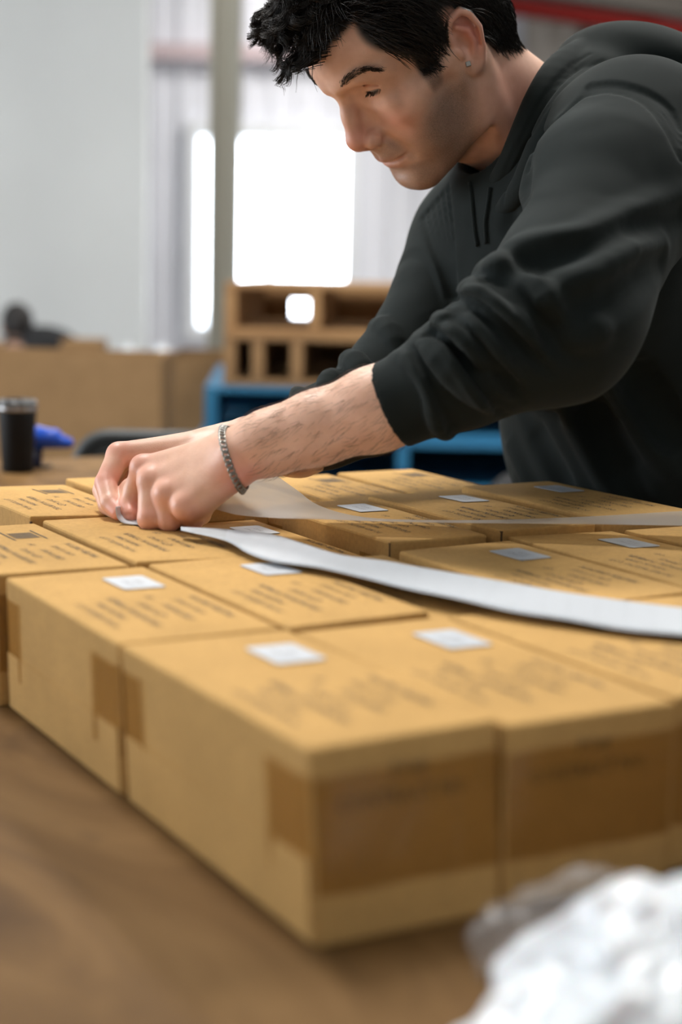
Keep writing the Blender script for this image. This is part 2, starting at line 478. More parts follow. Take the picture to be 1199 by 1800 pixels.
def carton_mesh(w, l, h, top, sh, bulge):
    """closed carton: softly rounded edges, sagging lid, corners pushed about; origin at its base centre"""
    nx, ny, nz = 8, 12, 8
    V = {}; vs = []; F = []
    r = 0.0022
    def pt(i, j, k):
        key = (i, j, k)
        if key in V: return V[key]
        a, b, c = i / nx, j / ny, k / nz
        # crowd the grid lines at the edges, for a tight radius
        f = lambda t, L: 0 if t == 0 else (L if t == 1 else r + (L - 2 * r) * ((t * n_ - 1) / (n_ - 2)))
        n_ = nx; x = f(a, w)
        n_ = ny; y = f(b, l)
        n_ = nz; z = f(c, h)
        # round the edges
        p = np.array([x, y, z]); lo = np.full(3, r); hi = np.array([w - r, l - r, h - r])
        q = np.clip(p, lo, hi); d = p - q; dn = np.linalg.norm(d)
        if dn > 0: p = q + d / dn * r
        u, v, t = p[0] / w, p[1] / l, p[2] / h
        sx = ((1 - u) * (1 - v) * sh[0][0] + u * (1 - v) * sh[1][0] + u * v * sh[2][0] + (1 - u) * v * sh[3][0]) * t
        sy = ((1 - u) * (1 - v) * sh[0][1] + u * (1 - v) * sh[1][1] + u * v * sh[2][1] + (1 - u) * v * sh[3][1]) * t
        zz = ((1 - u) * (1 - v) * top[0] + u * (1 - v) * top[1] + u * v * top[2] + (1 - u) * v * top[3]) * t
        bl = 16 * u * (1 - u) * v * (1 - v)
        p = p + np.array([sx, sy, zz + bulge * bl * (t > 0.98)])
        p[0] += 0.0012 * (1 if u > 0.99 else -1 if u < 0.01 else 0) * 4 * t * (1 - t) * 4 * v * (1 - v)
        V[key] = len(vs); vs.append(p - np.array([w / 2, l / 2, 0])); return V[key]
    def grid(na, nb, g, flip):
        for a in range(na):
            for b in range(nb):
                q = [g(a, b), g(a + 1, b), g(a + 1, b + 1), g(a, b + 1)]
                F.append(q[::-1] if flip else q)
    grid(nx, ny, lambda a, b: pt(a, b, 0), True); grid(nx, ny, lambda a, b: pt(a, b, nz), False)
    grid(nx, nz, lambda a, b: pt(a, 0, b), False); grid(nx, nz, lambda a, b: pt(a, ny, b), True)
    grid(ny, nz, lambda a, b: pt(0, a, b), True); grid(ny, nz, lambda a, b: pt(nx, a, b), False)
    return mesh('carton_body', vs, F)

def tape_mesh(w, l, z0, z1, wrap, end):
    """strip of tape over one short end, wrapped round both corners"""
    e = 0.0007; y = -l / 2 - e if end == 0 else l / 2 + e; s = 1 if end == 0 else -1
    path = [(-w / 2 - e - 0.001, y + s * wrap), (-w / 2 - e - 0.0004, y + s * 0.010), (-w / 2 - e, y + s * 0.0035), (-w / 2 + 0.0022, y)]
    path += [(-w / 2 + t * w, y) for t in (0.25, 0.5, 0.75)]
    path += [(w / 2 - 0.0022, y), (w / 2 + e, y + s * 0.0035), (w / 2 + e + 0.0004, y + s * 0.010), (w / 2 + e + 0.001, y + s * wrap)]
    zs = [z0, (2 * z0 + z1) / 3, (z0 + 2 * z1) / 3, z1]
    V = [(x, yy, z + 0.0006 * math.sin(9 * i + 5 * k)) for i, (x, yy) in enumerate(path) for k, z in enumerate(zs)]
    F = []
    for i in range(len(path) - 1):
        for k in range(3):
            a = i * 4 + k; q = (a, a + 4, a + 5, a + 1); F.append(q if end == 0 else q[::-1])
    return mesh('tape', V, F)

# x0, x1, y0, y1, height offset, sticker?, label
CARTONS = [
 (.0035, .1150, -.004, .2535, 0, 1, 'nearest kraft carton at the table corner, taped end facing out, white sticker on lid'),
 (.118, .2325, -.002, .2445, 0, 1, 'kraft carton in the front row directly right of the nearest one, with white sticker'),
 (.237, .352, .004, .246, -.001, 0, 'kraft carton in the front row under the right end of the label strip'),
 (.357, .470, .000, .240, -.002, 0, 'kraft carton at the right picture edge, front row, half out of view'),
 (.0025, .1130, .260, .500, 0, 1, 'kraft carton right behind the nearest one, both its taped ends showing'),
 (.116, .225, .252, .501, .001, 1, 'kraft carton with white sticker between the left edge carton and the label strip'),
 (.231, .331, .250, .494, -.004, 0, 'kraft carton mostly covered by the white label strip, front corner dark'),
 (.338, .455, .238, .484, 0, 1, 'kraft carton with white sticker just behind the middle of the label strip'),
 (.462, .578, .248, .497, .001, 1, 'kraft carton with white sticker, right of centre, behind the strip near the right edge'),
 (.586, .700, .240, .487, .002, 0, 'kraft carton at the right edge below the translucent liner'),
 (-.006, .102, .503, .736, 0, 0, 'kraft carton at the left picture edge with bare printed barcode, second from far end'),
 (.107, .222, .503, .735, .001, 0, 'kraft carton directly under the hands with upside-down print on its lid'),
 (.228, .333, .508, .752, -.014, 1, 'low kraft carton with white sticker between the fist and the translucent liner'),
 (.343, .446, .506, .742, .003, 1, 'kraft carton under the liner with a dark corner, shaded lid'),
 (.454, .560, .498, .738, .008, 1, 'kraft carton with white sticker rising above the liner in front of the hoodie'),
 (.569, .684, .500, .740, .012, 1, 'kraft carton with white sticker against the hem of the hoodie'),
 (.098, .212, .741, .970, .001, 0, 'far left kraft carton with bare barcode, a dark corner toward the viewer'),
 (.219, .327, .757, .990, .004, 0, 'far kraft carton half hidden behind the pinching hands'),
 (.335, .418, .756, .958, -.004, 0, 'far kraft carton mostly hidden behind wrist and liner'),
 (.431, .523, .742, .950, .000, 0, 'far kraft carton with barcode print just right of the raised liner'),
 (.529, .632, .745, .940, .002, 0, 'farthest kraft carton on the right, lid printed, beyond the liner'),
]
random.seed(11)
for ci, (x0, x1, y0, y1, dh, st, lab) in enumerate(CARTONS):
    w_, l_, h_ = x1 - x0, y1 - y0, BH + dh
    c = empty('shipping_carton', ((x0 + x1) / 2, (y0 + y1) / 2, TZ))
    j = lambda a: random.uniform(-a, a)
    sh = [(j(.0012), j(.0015)) for _ in range(4)]
    top = [j(.0015) for _ in range(4)]
    if ci == 0: sh = [(-.0045, .005), (.001, .010), (.000, .000), (-.007, .000)]
    if ci == 4: sh = [(-.005, -.002), (.000, -.002), (.000, .000), (-.004, -.003)]
    if ci == 16: top = [0.004, .000, -.001, 0.001]
    b = link('carton_body', carton_mesh(w_, l_, h_, top, sh, random.uniform(0.0, 0.0018)), M_CARD, c, False)
    zt = h_ + max(top) * 0.6 + 0.0022
    # lid prints lie a hair above the lid: find the lid height by interpolation
    me = b.data
    def lid(x, y):
        u, v = min(max(x / w_ + 0.5, 0), 1), min(max(y / l_ + 0.5, 0), 1)
        return h_ + (1 - u) * (1 - v) * top[0] + u * (1 - v) * top[1] + u * v * top[2] + (1 - u) * v * top[3]
    bulge = max(v.co.z for v in me.vertices) - max(h_ + t for t in top)
    def drape(src, ox, oy, lift):
        m2 = src.copy()
        for v in m2.vertices:
            x, y = v.co.x + ox, v.co.y + oy
            u, vv = x / w_ + 0.5, y / l_ + 0.5
            sxx = (1 - u) * (1 - vv) * sh[0][0] + u * (1 - vv) * sh[1][0] + u * vv * sh[2][0] + (1 - u) * vv * sh[3][0]
            syy = (1 - u) * (1 - vv) * sh[0][1] + u * (1 - vv) * sh[1][1] + u * vv * sh[2][1] + (1 - u) * vv * sh[3][1]
            v.co = (x + sxx, y + syy, v.co.z + lid(x, y) + blg * max(0, 16 * u * (1 - u) * vv * (1 - vv)) + lift)
        return m2
    blg = 0.0
    for v in me.vertices:                                # recover this carton's bulge
        u, vv = v.co.x / w_ + 0.5, v.co.y / l_ + 0.5
        q = 16 * u * (1 - u) * vv * (1 - vv)
        if q > 0.9 and v.co.z > h_ * 0.8: blg = max(blg, (v.co.z - lid(v.co.x, v.co.y)) / q)
    k = w_ / 0.115
    def warp(m_, dx=0, dy=0, dz=0):
        """carry a piece along with the carton's pushed-about corners"""
        for q in m_.vertices:
            x, y, z = q.co.x + dx, q.co.y + dy, q.co.z + dz
            u, vv, t = min(max(x / w_ + .5, 0), 1), min(max(y / l_ + .5, 0), 1), z / h_
            wt = ((1 - u) * (1 - vv), u * (1 - vv), u * vv, (1 - u) * vv)
            q.co = (x + t * sum(a * s_[0] for a, s_ in zip(wt, sh)), y + t * sum(a * s_[1] for a, s_ in zip(wt, sh)), z + t * sum(a * b_ for a, b_ in zip(wt, top)))
        return m_
    link('printed_text', drape(ME_TEXT, -w_ / 2, -l_ / 2 + 0.012, 0.0004), None, c)
    cx, cy = 0.0225 * k, l_ * (0.727 - 0.5)
    link('barcode_print', drape(ME_BAR, cx, cy, 0.0004), None, c)
    if st:
        sx, sy = cx + j(.001), cy + j(.003)
        s_ = link('sticker', drape(ME_STICK, sx, sy, 0.0007), None, c); s_['label'] = 'white rectangular sticker'
        p_ = link('sticker_print', drape(ME_SPRINT, sx, sy, 0.0013), None, s_)
    tz = h_ * 0.2
    for end in (0, 1):
        t_ = link('tape', warp(tape_mesh(w_, l_, h_ * 0.26, h_ * 0.85, 0.050 if end == 0 else 0.036, end)), M_TAPE, c, True); t_['label'] = 'clear brown packing tape'
    e_ = link('end_print', warp(ME_END.copy(), 0.004, -l_ / 2 - 0.0004, h_ * 0.30), None, c)
    # dark brown strips on the near left corner, just below the lid
    if ci in (6, 13, 14, 16):
        MB().box((-w_ / 2 + 0.0003, -l_ / 2 - 0.0006, h_ - 0.013), (-w_ / 2 + 0.0022, -l_ / 2 + 0.002, h_ - 0.0012)).build('corner_strip', M_CORNER, c)
    # thin sheet proud of the left long side, over its lower part
    sf_ = MB().box((-w_ / 2 - 0.0016, -l_ / 2 + 0.004, 0.002), (-w_ / 2 - 0.0002, l_ / 2 - 0.004, h_ * 0.44)).build('side_sheet', M_CARD, c)
    warp(sf_.data)
    tag(c, lab, 'carton', 'kraft cartons set out on the table')

# ------------------------------------------------------------------ sculpting: smooth solids -> one skin of quads
class Sculpt:
    """ordered list of smooth unions / cuts, meshed with surface nets on a sparse grid"""
    def __init__(s): s.ops = []; s.frames = [(np.zeros(3), np.eye(3), 1.0)]; s.cur = 0
    def frame(s, o, W, scale):
        s.frames.append((np.asarray(o, float), np.asarray(W, float), scale)); s.cur = len(s.frames) - 1
    def world(s): s.cur = 0
    def _add(s, fn, lo, hi, k, sub):
        o, W, sc = s.frames[s.cur]
        lo = np.asarray(lo, float); hi = np.asarray(hi, float)
        c = np.array([[(lo, hi)[i][0], (lo, hi)[j][1], (lo, hi)[m][2]] for i in (0, 1) for j in (0, 1) for m in (0, 1)])
        c = (c * sc) @ W.T + o
        pad = 2.0 * k * sc + 0.006
        s.ops.append((s.cur, fn, c.min(0) - pad, c.max(0) + pad, k * sc, sub, sc))
    def cone(s, a, b, ra, rb, k=0.01, sub=False):
        a = np.asarray(a, np.float32); b = np.asarray(b, np.float32); ab = b - a; L = float(ab @ ab) + 1e-12
        def fn(p):
            t = np.clip(((p - a) @ ab) / L, 0, 1)
            q = p - a - t[:, None] * ab
            return np.sqrt(np.einsum('ij,ij->i', q, q)) - (ra + (rb - ra) * t)
        r = max(ra, rb)
        s._add(fn, np.minimum(a, b) - r, np.maximum(a, b) + r, k, sub)
    def chain(s, P, R, k=0.01, sub=False, kk=None):
        for i in range(len(P) - 1):
            s.cone(P[i], P[i + 1], R[i], R[i + 1], (kk if (kk and i) else k), sub)
    def tube(s, P, R, k=0.004, sub=False):
        """polyline of varying radius as ONE operation (no swelling at its joints)"""
        P = np.asarray(P, np.float32); R = np.broadcast_to(np.asarray(R, np.float32), (len(P),)).copy()
        reach = 3 * k + 0.012 / s.frames[s.cur][2]
        def fn(p):
            d = np.full(len(p), 1e3, np.float32)
            lo, hi = p.min(0), p.max(0)
            for i in range(len(P) - 1):
                g = R[i] + R[i + 1] + reach
                if (np.minimum(P[i], P[i + 1]) - g > hi).any() or (np.maximum(P[i], P[i + 1]) + g < lo).any(): continue
                a = P[i]; ab = P[i + 1] - a; L = float(ab @ ab) + 1e-12
                t = np.clip(((p - a) @ ab) / L, 0, 1); q = p - a - t[:, None] * ab
                e = np.sqrt(np.einsum('ij,ij->i', q, q)) - (R[i] + (R[i + 1] - R[i]) * t)
                d = np.minimum(d, e)
            return d
        r = R.max()
        s._add(fn, P.min(0) - r, P.max(0) + r, k, sub)
    def ell(s, c, r, k=0.01, sub=False, A=None):
        c = np.asarray(c, np.float32); r = np.asarray(r, np.float32)
        A = None if A is None else np.asarray(A, np.float32)          # columns: axes
        def fn(p):
            q = p - c
            if A is not None: q = q @ A
            k0 = np.sqrt(np.einsum('ij,ij->i', q / r, q / r)); g = q / (r * r)
            k1 = np.sqrt(np.einsum('ij,ij->i', g, g)) + 1e-9
            return k0 * (k0 - 1) / k1
        m = r if A is None else np.full(3, r.max())
        s._add(fn, c - m, c + m, k, sub)
    def endcut(s, c, a, rad, k=0.001):
        """cut everything past the plane through c facing a, within a radius"""
        c = np.asarray(c, np.float32); a = np.asarray(a, np.float32); a = a / np.linalg.norm(a)
        def fn(p):
            q = p - c; t = q @ a; w = q - t[:, None] * a
            return np.maximum(np.maximum(-t, np.sqrt((w * w).sum(1)) - rad), t - rad)
        s._add(fn, c - rad * 1.5, c + rad * 1.5, k, True)
    def custom(s, fn, lo, hi, k=0.005, sub=False): s._add(fn, lo, hi, k, sub)
    def field(s, p, lo=None, hi=None):
        if lo is None: lo, hi = p.min(0), p.max(0)
        d = np.full(len(p), 0.2, np.float32); loc = {}
        for fr, fn, l, h, k, sub, sc in s.ops:
            if (l > hi).any() or (h < lo).any(): continue
            if fr not in loc:
                o, W, q = s.frames[fr]
                loc[fr] = p if fr == 0 else (((p - o) @ W) / q).astype(np.float32)
            ins = np.flatnonzero(((p >= l) & (p <= h)).all(1))      # the operation acts only inside its own box
            if not len(ins): continue
            whole = len(ins) == len(p)
            d0 = d if whole else d[ins]
            e = fn(loc[fr] if whole else loc[fr][ins]) * sc
            if sub: e = -e
            if k > 0:
                hh = np.maximum(k - np.abs(d0 - e), 0) / k
                m = hh * hh * (k * 0.25)
            else: m = 0
            d0 = np.maximum(d0, e) + m if sub else np.minimum(d0, e) - m
            if whole: d = d0
            else: d[ins] = d0
        return d
    def hit(s, px, py, d0, d1, step=0.002):
        """first surface point on the line of sight through a pixel"""
        o, r = CAM, ((px - 599.5) * CR + (900 - py) * CU) / FPX + CF
        for st in (0.012, step, 0.0003):
            dd = np.arange(d0, d1, st)
            P = (o + r * dd[:, None]).astype(np.float32)
            f = s.field(P)
            i = np.argmax(f < 0)
            if f[i] >= 0: return None
            d0, d1 = dd[max(i - 1, 0)], dd[i] + 1e-4
        return P[i]
    def mesh(s, h, n=24):
        lo = np.min([o[2] for o in s.ops if not o[5]], 0); hi = np.max([o[3] for o in s.ops if not o[5]], 0)
        B = n * h
        nb = np.ceil((hi - lo) / B).astype(int) + 1
        g1 = np.arange(n + 1); off = np.stack(np.meshgrid(g1, g1, g1, indexing='ij'), -1).reshape(-1, 3)
        gc = np.linspace(0, n, 4); offc = np.stack(np.meshgrid(gc, gc, gc, indexing='ij'), -1).reshape(-1, 3)
        diag = B * 0.75 / 3 * 1.6
        K = [[], []]; PO = []; FA = []
        big = 1 << 20
        key = lambda a: (a[..., 0].astype(np.int64) * big + a[..., 1]) * big + a[..., 2]
        ops = s.ops
        OL = np.array([o[2] for o in ops]); OH = np.array([o[3] for o in ops]); OU = np.array([not o[5] for o in ops])
        for bi in np.ndindex(*nb):
            base = np.array(bi) * n
            l = lo + base * h; hb = l + B
            w_ = np.flatnonzero(((OL <= hb) & (OH >= l)).all(1))
            if not OU[w_].any(): continue
            s.ops = [ops[i] for i in w_]
            dc = s.field((l + offc * h).astype(np.float32), l, hb)
            if dc.min() > diag or dc.max() < -diag: s.ops = ops; continue
            d = s.field((l + off * h).astype(np.float32), l, hb).reshape(n + 1, n + 1, n + 1)
            s.ops = ops
            neg = d < 0
            if neg.all() or not neg.any(): continue
            c8 = [neg[i:i + n, j:j + n, m:m + n] for i in (0, 1) for j in (0, 1) for m in (0, 1)]
            cnt = sum(c.astype(np.int8) for c in c8)
            act = np.argwhere((cnt > 0) & (cnt < 8))
            acc = np.zeros((len(act), 3)); num = np.zeros(len(act))
            cor = {}
            for i in (0, 1):
                for j in (0, 1):
                    for m in (0, 1): cor[i, j, m] = d[act[:, 0] + i, act[:, 1] + j, act[:, 2] + m]
            for ax in range(3):
                for a in (0, 1):
                    for b in (0, 1):
                        c0 = [0, 0, 0]; c0[(ax + 1) % 3] = a; c0[(ax + 2) % 3] = b
                        c1 = list(c0); c1[ax] = 1
                        v0, v1 = cor[tuple(c0)], cor[tuple(c1)]
                        x = (v0 < 0) != (v1 < 0)
                        t = np.where(x, v0 / np.where(x, v0 - v1, 1), 0)
                        pt = np.tile(np.array(c0, float), (len(act), 1)); pt[:, ax] = t
                        acc += pt * x[:, None]; num += x
            PO.append(lo + (base + act + acc / num[:, None]) * h)
            K[0].append(key(act + base))
            for ax in range(3):
                sl0 = [slice(0, n)] * 3; sl1 = [slice(0, n)] * 3; sl1[ax] = slice(1, n + 1)
                a0 = neg[tuple(sl0)]; a1 = neg[tuple(sl1)]
                e = np.argwhere(a0 != a1)
                if not len(e): continue
                fl = a0[e[:, 0], e[:, 1], e[:, 2]]
                u = np.zeros(3, int); u[(ax + 1) % 3] = 1; v = np.zeros(3, int); v[(ax + 2) % 3] = 1
                g = e + base
                q = np.stack([key(g - u - v), key(g - v), key(g), key(g - u)], 1)
                q = np.where(fl[:, None], q, q[:, ::-1])
                FA.append(q)
        k = np.concatenate(K[0]); P = np.concatenate(PO); F = np.concatenate(FA)
        o = np.argsort(k); k = k[o]; P = P[o]
        idx = np.searchsorted(k, F); idx = np.clip(idx, 0, len(k) - 1)
        ok = (k[idx] == F).all(1)
        return P, idx[ok]

def relax(P, Q, it=1, lam=0.5):
    """a little Laplacian smoothing of a quad mesh"""
    E = np.concatenate([Q[:, [0, 1]], Q[:, [1, 2]], Q[:, [2, 3]], Q[:, [3, 0]]])
    for _ in range(it):
        A = np.zeros_like(P); n = np.zeros(len(P))
        for c in range(3):
            A[:, c] = np.bincount(E[:, 0], P[E[:, 1], c], len(P)) + np.bincount(E[:, 1], P[E[:, 0], c], len(P))
        n = np.bincount(E[:, 0], minlength=len(P)) + np.bincount(E[:, 1], minlength=len(P))
        P = P + lam * (A / np.maximum(n, 1)[:, None] - P)
    return P

def normals(P, Q):
    a = np.cross(P[Q[:, 2]] - P[Q[:, 0]], P[Q[:, 3]] - P[Q[:, 1]])
    N = np.zeros_like(P)
    for c in range(3):
        for j in range(4): N[:, c] += np.bincount(Q[:, j], a[:, c], len(P))
    return N / (np.linalg.norm(N, axis=1)[:, None] + 1e-12)

def strands(name, curves, radii, mat, parent, sides=3):
    """hair as tapered little tubes in one mesh; curves: (n, m, 3), radii: (n, m)"""
    C = np.asarray(curves, float); n, m, _ = C.shape
    T = np.gradient(C, axis=1); T /= np.linalg.norm(T, axis=2)[..., None] + 1e-12
    ref = np.where(np.abs(T[:, :1, 2:3]) < 0.9, np.array([0, 0, 1.0]), np.array([1.0, 0, 0])) * np.ones((n, m, 1))
    A = np.cross(T, ref); A /= np.linalg.norm(A, axis=2)[..., None] + 1e-12
    Bv = np.cross(T, A)
    R = np.asarray(radii)[..., None]
    V = np.stack([C + R * (math.cos(t) * A + math.sin(t) * Bv) for t in np.arange(sides) * 2 * math.pi / sides], 2)
    idx = np.arange(n * m * sides).reshape(n, m, sides)
    nx = np.roll(idx, -1, 2)
    Q = np.stack([idx[:, :-1], nx[:, :-1], nx[:, 1:], idx[:, 1:]], -1).reshape(-1, 4)
    return link(name, fastmesh(name, V.reshape(-1, 3), Q), mat, parent, True)

# ------------------------------------------------------------------ the worker: one continuous body
HO = np.array([0.518, 0.764, 0.554 + TZ])
HW = np.array([[-0.716, 0.037, -0.698], [0.053, -0.993, -0.106], [-0.697, -0.113, 0.709]])
u_, _, v_ = np.linalg.svd(HW); HW = u_ @ v_
def hl(f, l, u): return HO + HW @ (np.array([f, l, u]) / 1000.0)

def build_body():
    B = Sculpt()
    B.frame(HO, HW, 0.001)
    m = lambda *p: np.array(p, float)
    # skull and face masses
    B.ell(m(-8, 0, 50), (97, 76, 79), 0)
    B.ell(m(38, 0, 55), (62, 64, 50), 22)
    B.ell(m(-58, 0, -8), (47, 57, 50), 22)
    B.ell(m(36, 0, -18), (50, 57, 74), 24)
    B.ell(m(62, 0, -45), (34, 37, 38), 16)
    B.ell(m(42, 0, -72), (46, 42, 27), 18)
    B.ell(m(77, 0, -87), (15.5, 21, 16), 14)
    for s in (1, -1):
        B.cone(m(2, s * 57, -8), m(10, s * 52, -68), 17, 15, 16)
        B.cone(m(10, s * 51, -68), m(70, s * 16, -88), 16, 14, 18)
        B.ell(m(51, s * 44, -8), (27, 19, 16), 20)
        B.cone(m(50, s * 55, 2), m(8, s * 67, 8), 8, 7, 14)
        B.ell(m(45, s * 40, -42), (26, 18, 28), 20)                       # cheek
        B.chain([m(95, s * 9, 42), m(84, s * 33, 49), m(62, s * 51, 43)], [8.5, 8, 7], 10)
        B.ell(m(94, s * 31, 24), (16, 17, 12.5), 12, True)                # socket
    # nose
    B.cone(m(94, 0, 27), m(100, 0, 8), 6.5, 7.5, 9)
    B.cone(m(99.5, 0, 10), m(107.5, 0, -13), 7.5, 10, 7)
    B.ell(m(108.3, 0, -15.5), (10.8, 11, 10.2), 6)
    B.cone(m(82, 0, -8), m(89, 0, -22), 13, 13, 9)
    for s in (1, -1):
        B.ell(m(97, s * 13, -21.5), (12.5, 7.6, 9), 4)
        B.tube([m(101, s * 14, -9), m(96, s * 19.5, -13), m(90, s * 21, -21), m(89, s * 20, -28)], [1.6, 2.7, 2.9, 2.0], 2, True)
    B.cone(m(109, 0, -22), m(98, 0, -32), 5, 5, 5)
    for s in (1, -1):
        B.ell(m(103, s * 8.2, -30), (7.5, 4.0, 6), 2, True)
    def sf(l, u, dep=0.0, f0=125):
        F = np.arange(f0, 20, -0.5); q = np.stack([F, np.full_like(F, l), np.full_like(F, u)], 1)
        d = B.field((HO + (q * 0.001) @ HW.T).astype(np.float32))
        return m(F[np.argmax(d < 0)] - dep, l, u)
    # mouth
    B.ell(m(85, 0, -42), (15, 18, 14), 10)
    B.tube([m(80, 25, -52), m(91, 13, -48.5), m(95.3, 4, -48), m(95, 0, -49), m(95.3, -4, -48), m(91, -13, -48.5), m(80, -25, -52)], [2.0, 4.2, 4.6, 4.4, 4.6, 4.2, 2.0], 5)
    B.tube([m(79, 24, -55), m(88, 13, -60), m(91, 0, -61.5), m(88, -13, -60), m(79, -24, -55)], [2, 4.6, 5.3, 4.6, 2], 5)
    B.tube([sf(l, u, 0.9) for l, u in ((28, -52.5), (24, -53), (19, -53.8), (13, -54.4), (6, -55), (0, -55.4), (-6, -55), (-13, -54.4), (-19, -53.8), (-24, -53), (-28, -52.5))], [1.2, 1.8, 2.0, 2.0, 2.0, 2.0, 2.0, 2.0, 2.0, 1.8, 1.2], 1.8, True)
    B.ell(m(98, 0, -73), (8, 17, 5), 9, True)                             # below the lower lip
    B.tube([m(104, 0, -36), m(102, 0, -44)], [2.2, 2.2], 4, True)         # philtrum
    for s in (1, -1):
        B.tube([sf(s * l, u, -0.6) for l, u in ((20, -27), (26, -36), (31, -46), (32, -55))], [1.6, 2.2, 2.2, 1.5], 8, True)
    # eyelids
    for s in (1, -1):
        E = m(68.6, s * 31.0, 25.0)
        B.ell(E, (13.8, 15.0, 13.6), 4)
        on = lambda dl, u, r=13.8: m(E[0] + math.sqrt(max(1, r * r - dl * dl - (u - E[2]) ** 2)), E[1] + s * dl, u)
        B.tube([on(-11, 30.5, 14.7), on(-5, 33.2, 14.7), on(2, 33.8, 14.7), on(8, 32.4, 14.7), on(12.5, 29.5, 14.7)], [1.4, 1.9, 2.0, 1.9, 1.4], 2.0, True)      # lid crease
        B.tube([on(-12.2, 22.0), on(-8, 21.9), on(-4, 22.5), on(0, 23.2), on(4, 23.7), on(8, 24.2), on(12.0, 25.2)], [1.0, 2.3, 3.0, 3.2, 3.0, 2.4, 1.0], 0.6, True)
        B.ell(m(71, s * 35, 6), (9.5, 15, 10), 10)
    # ears
    for s in (1, -1):
        e = lambda f, l, u: m(f - 3, s * l, u)
        B.ell(e(-11, 75, 12), (15, 5, 27), 5, A=np.array([[.97, .2 * s, -.2], [-.2 * s, .98, 0], [.2, 0, .98]]))
        B.tube([e(3, 73, 17), e(4, 77, 30), e(-4, 82, 40), e(-16, 86, 42), e(-22, 87, 33), e(-24, 86, 16), e(-19, 82, -2), e(-11, 77, -14), e(-2, 74, -18)], [3, 3.6, 4, 4.2, 4.2, 4, 3.6, 4, 4], 3)
        B.ell(e(-3, 74.5, -14), (8, 4.6, 9.5), 4)
        B.ell(e(-4.5, 82, 9), (8.5, 9.5, 14), 2.5, True)
        B.tube([e(-4, 81, 32), e(-16, 84, 33), e(-21, 85, 18), e(-16, 82, 0)], [2.6, 2.8, 2.6, 2.2], 2.5, True)
        B.tube([e(-7, 79, 29), e(-14, 81, 20), e(-14.5, 80.5, 6), e(-8, 78, -5)], [2.8, 3.4, 3.2, 2.6], 3)
        B.ell(e(3, 76, 5), (4, 4, 6.5), 3)
    # neck
    B.cone(m(-22, 0, -20), m(-58, 14, -150), 56, 62, 22)
    B.cone(m(22, 4, -82), m(-34, 14, -150), 20, 36, 22)
    for s in (1, -1):
        B.tube([m(-2, s * 62, -70), m(14, s * 56, -90), m(38, s * 40, -106), (62, s * 14, -114)], [5, 7, 8, 6], 12, True)
    B.tube([m(-22, 60, -12), m(-12, 56, -60), m(-6, 48, -120)], [12, 13, 14], 18)
    B.world()
    # trunk inside the clothing
    N = at(905, 245, 1.70)
    LS, RS = at(1112, 265, 1.56), at(836, 432, 1.80)
    hip = np.array([0.85, 0.76, TZ + 0.02])
    B.cone(N + np.array([.055, 0, -.07]), hip + np.array([-.05, 0, .25]), 0.06, 0.09, 0.03)
    NB = N + np.array([.055, 0, -.075])
    B.cone(NB, LS, 0.05, 0.05, 0.03); B.cone(NB, RS, 0.05, 0.05, 0.03)
    # arms
    B.chain([LS, at(1000, 545, 1.40), at(930, 620, 1.375)], [0.048, 0.042, 0.042], 0.02)
    B.chain([at(930, 622, 1.375), at(800, 672, 1.39), at(660, 720, 1.41), at(556, 753, 1.425), at(474, 778, 1.434), at(425, 798, 1.438)],
            [0.042, 0.037, 0.0335, 0.0292, 0.0255, 0.0235], 0.02)
    B.chain([RS, at(650, 725, 1.70)], [0.045, 0.040], 0.02)
    B.chain([at(650, 725, 1.70), at(525, 778, 1.645), at(440, 786, 1.60), at(385, 796, 1.575)], [0.040, 0.031, 0.026, 0.023], 0.02)
    hands(B)
    return B

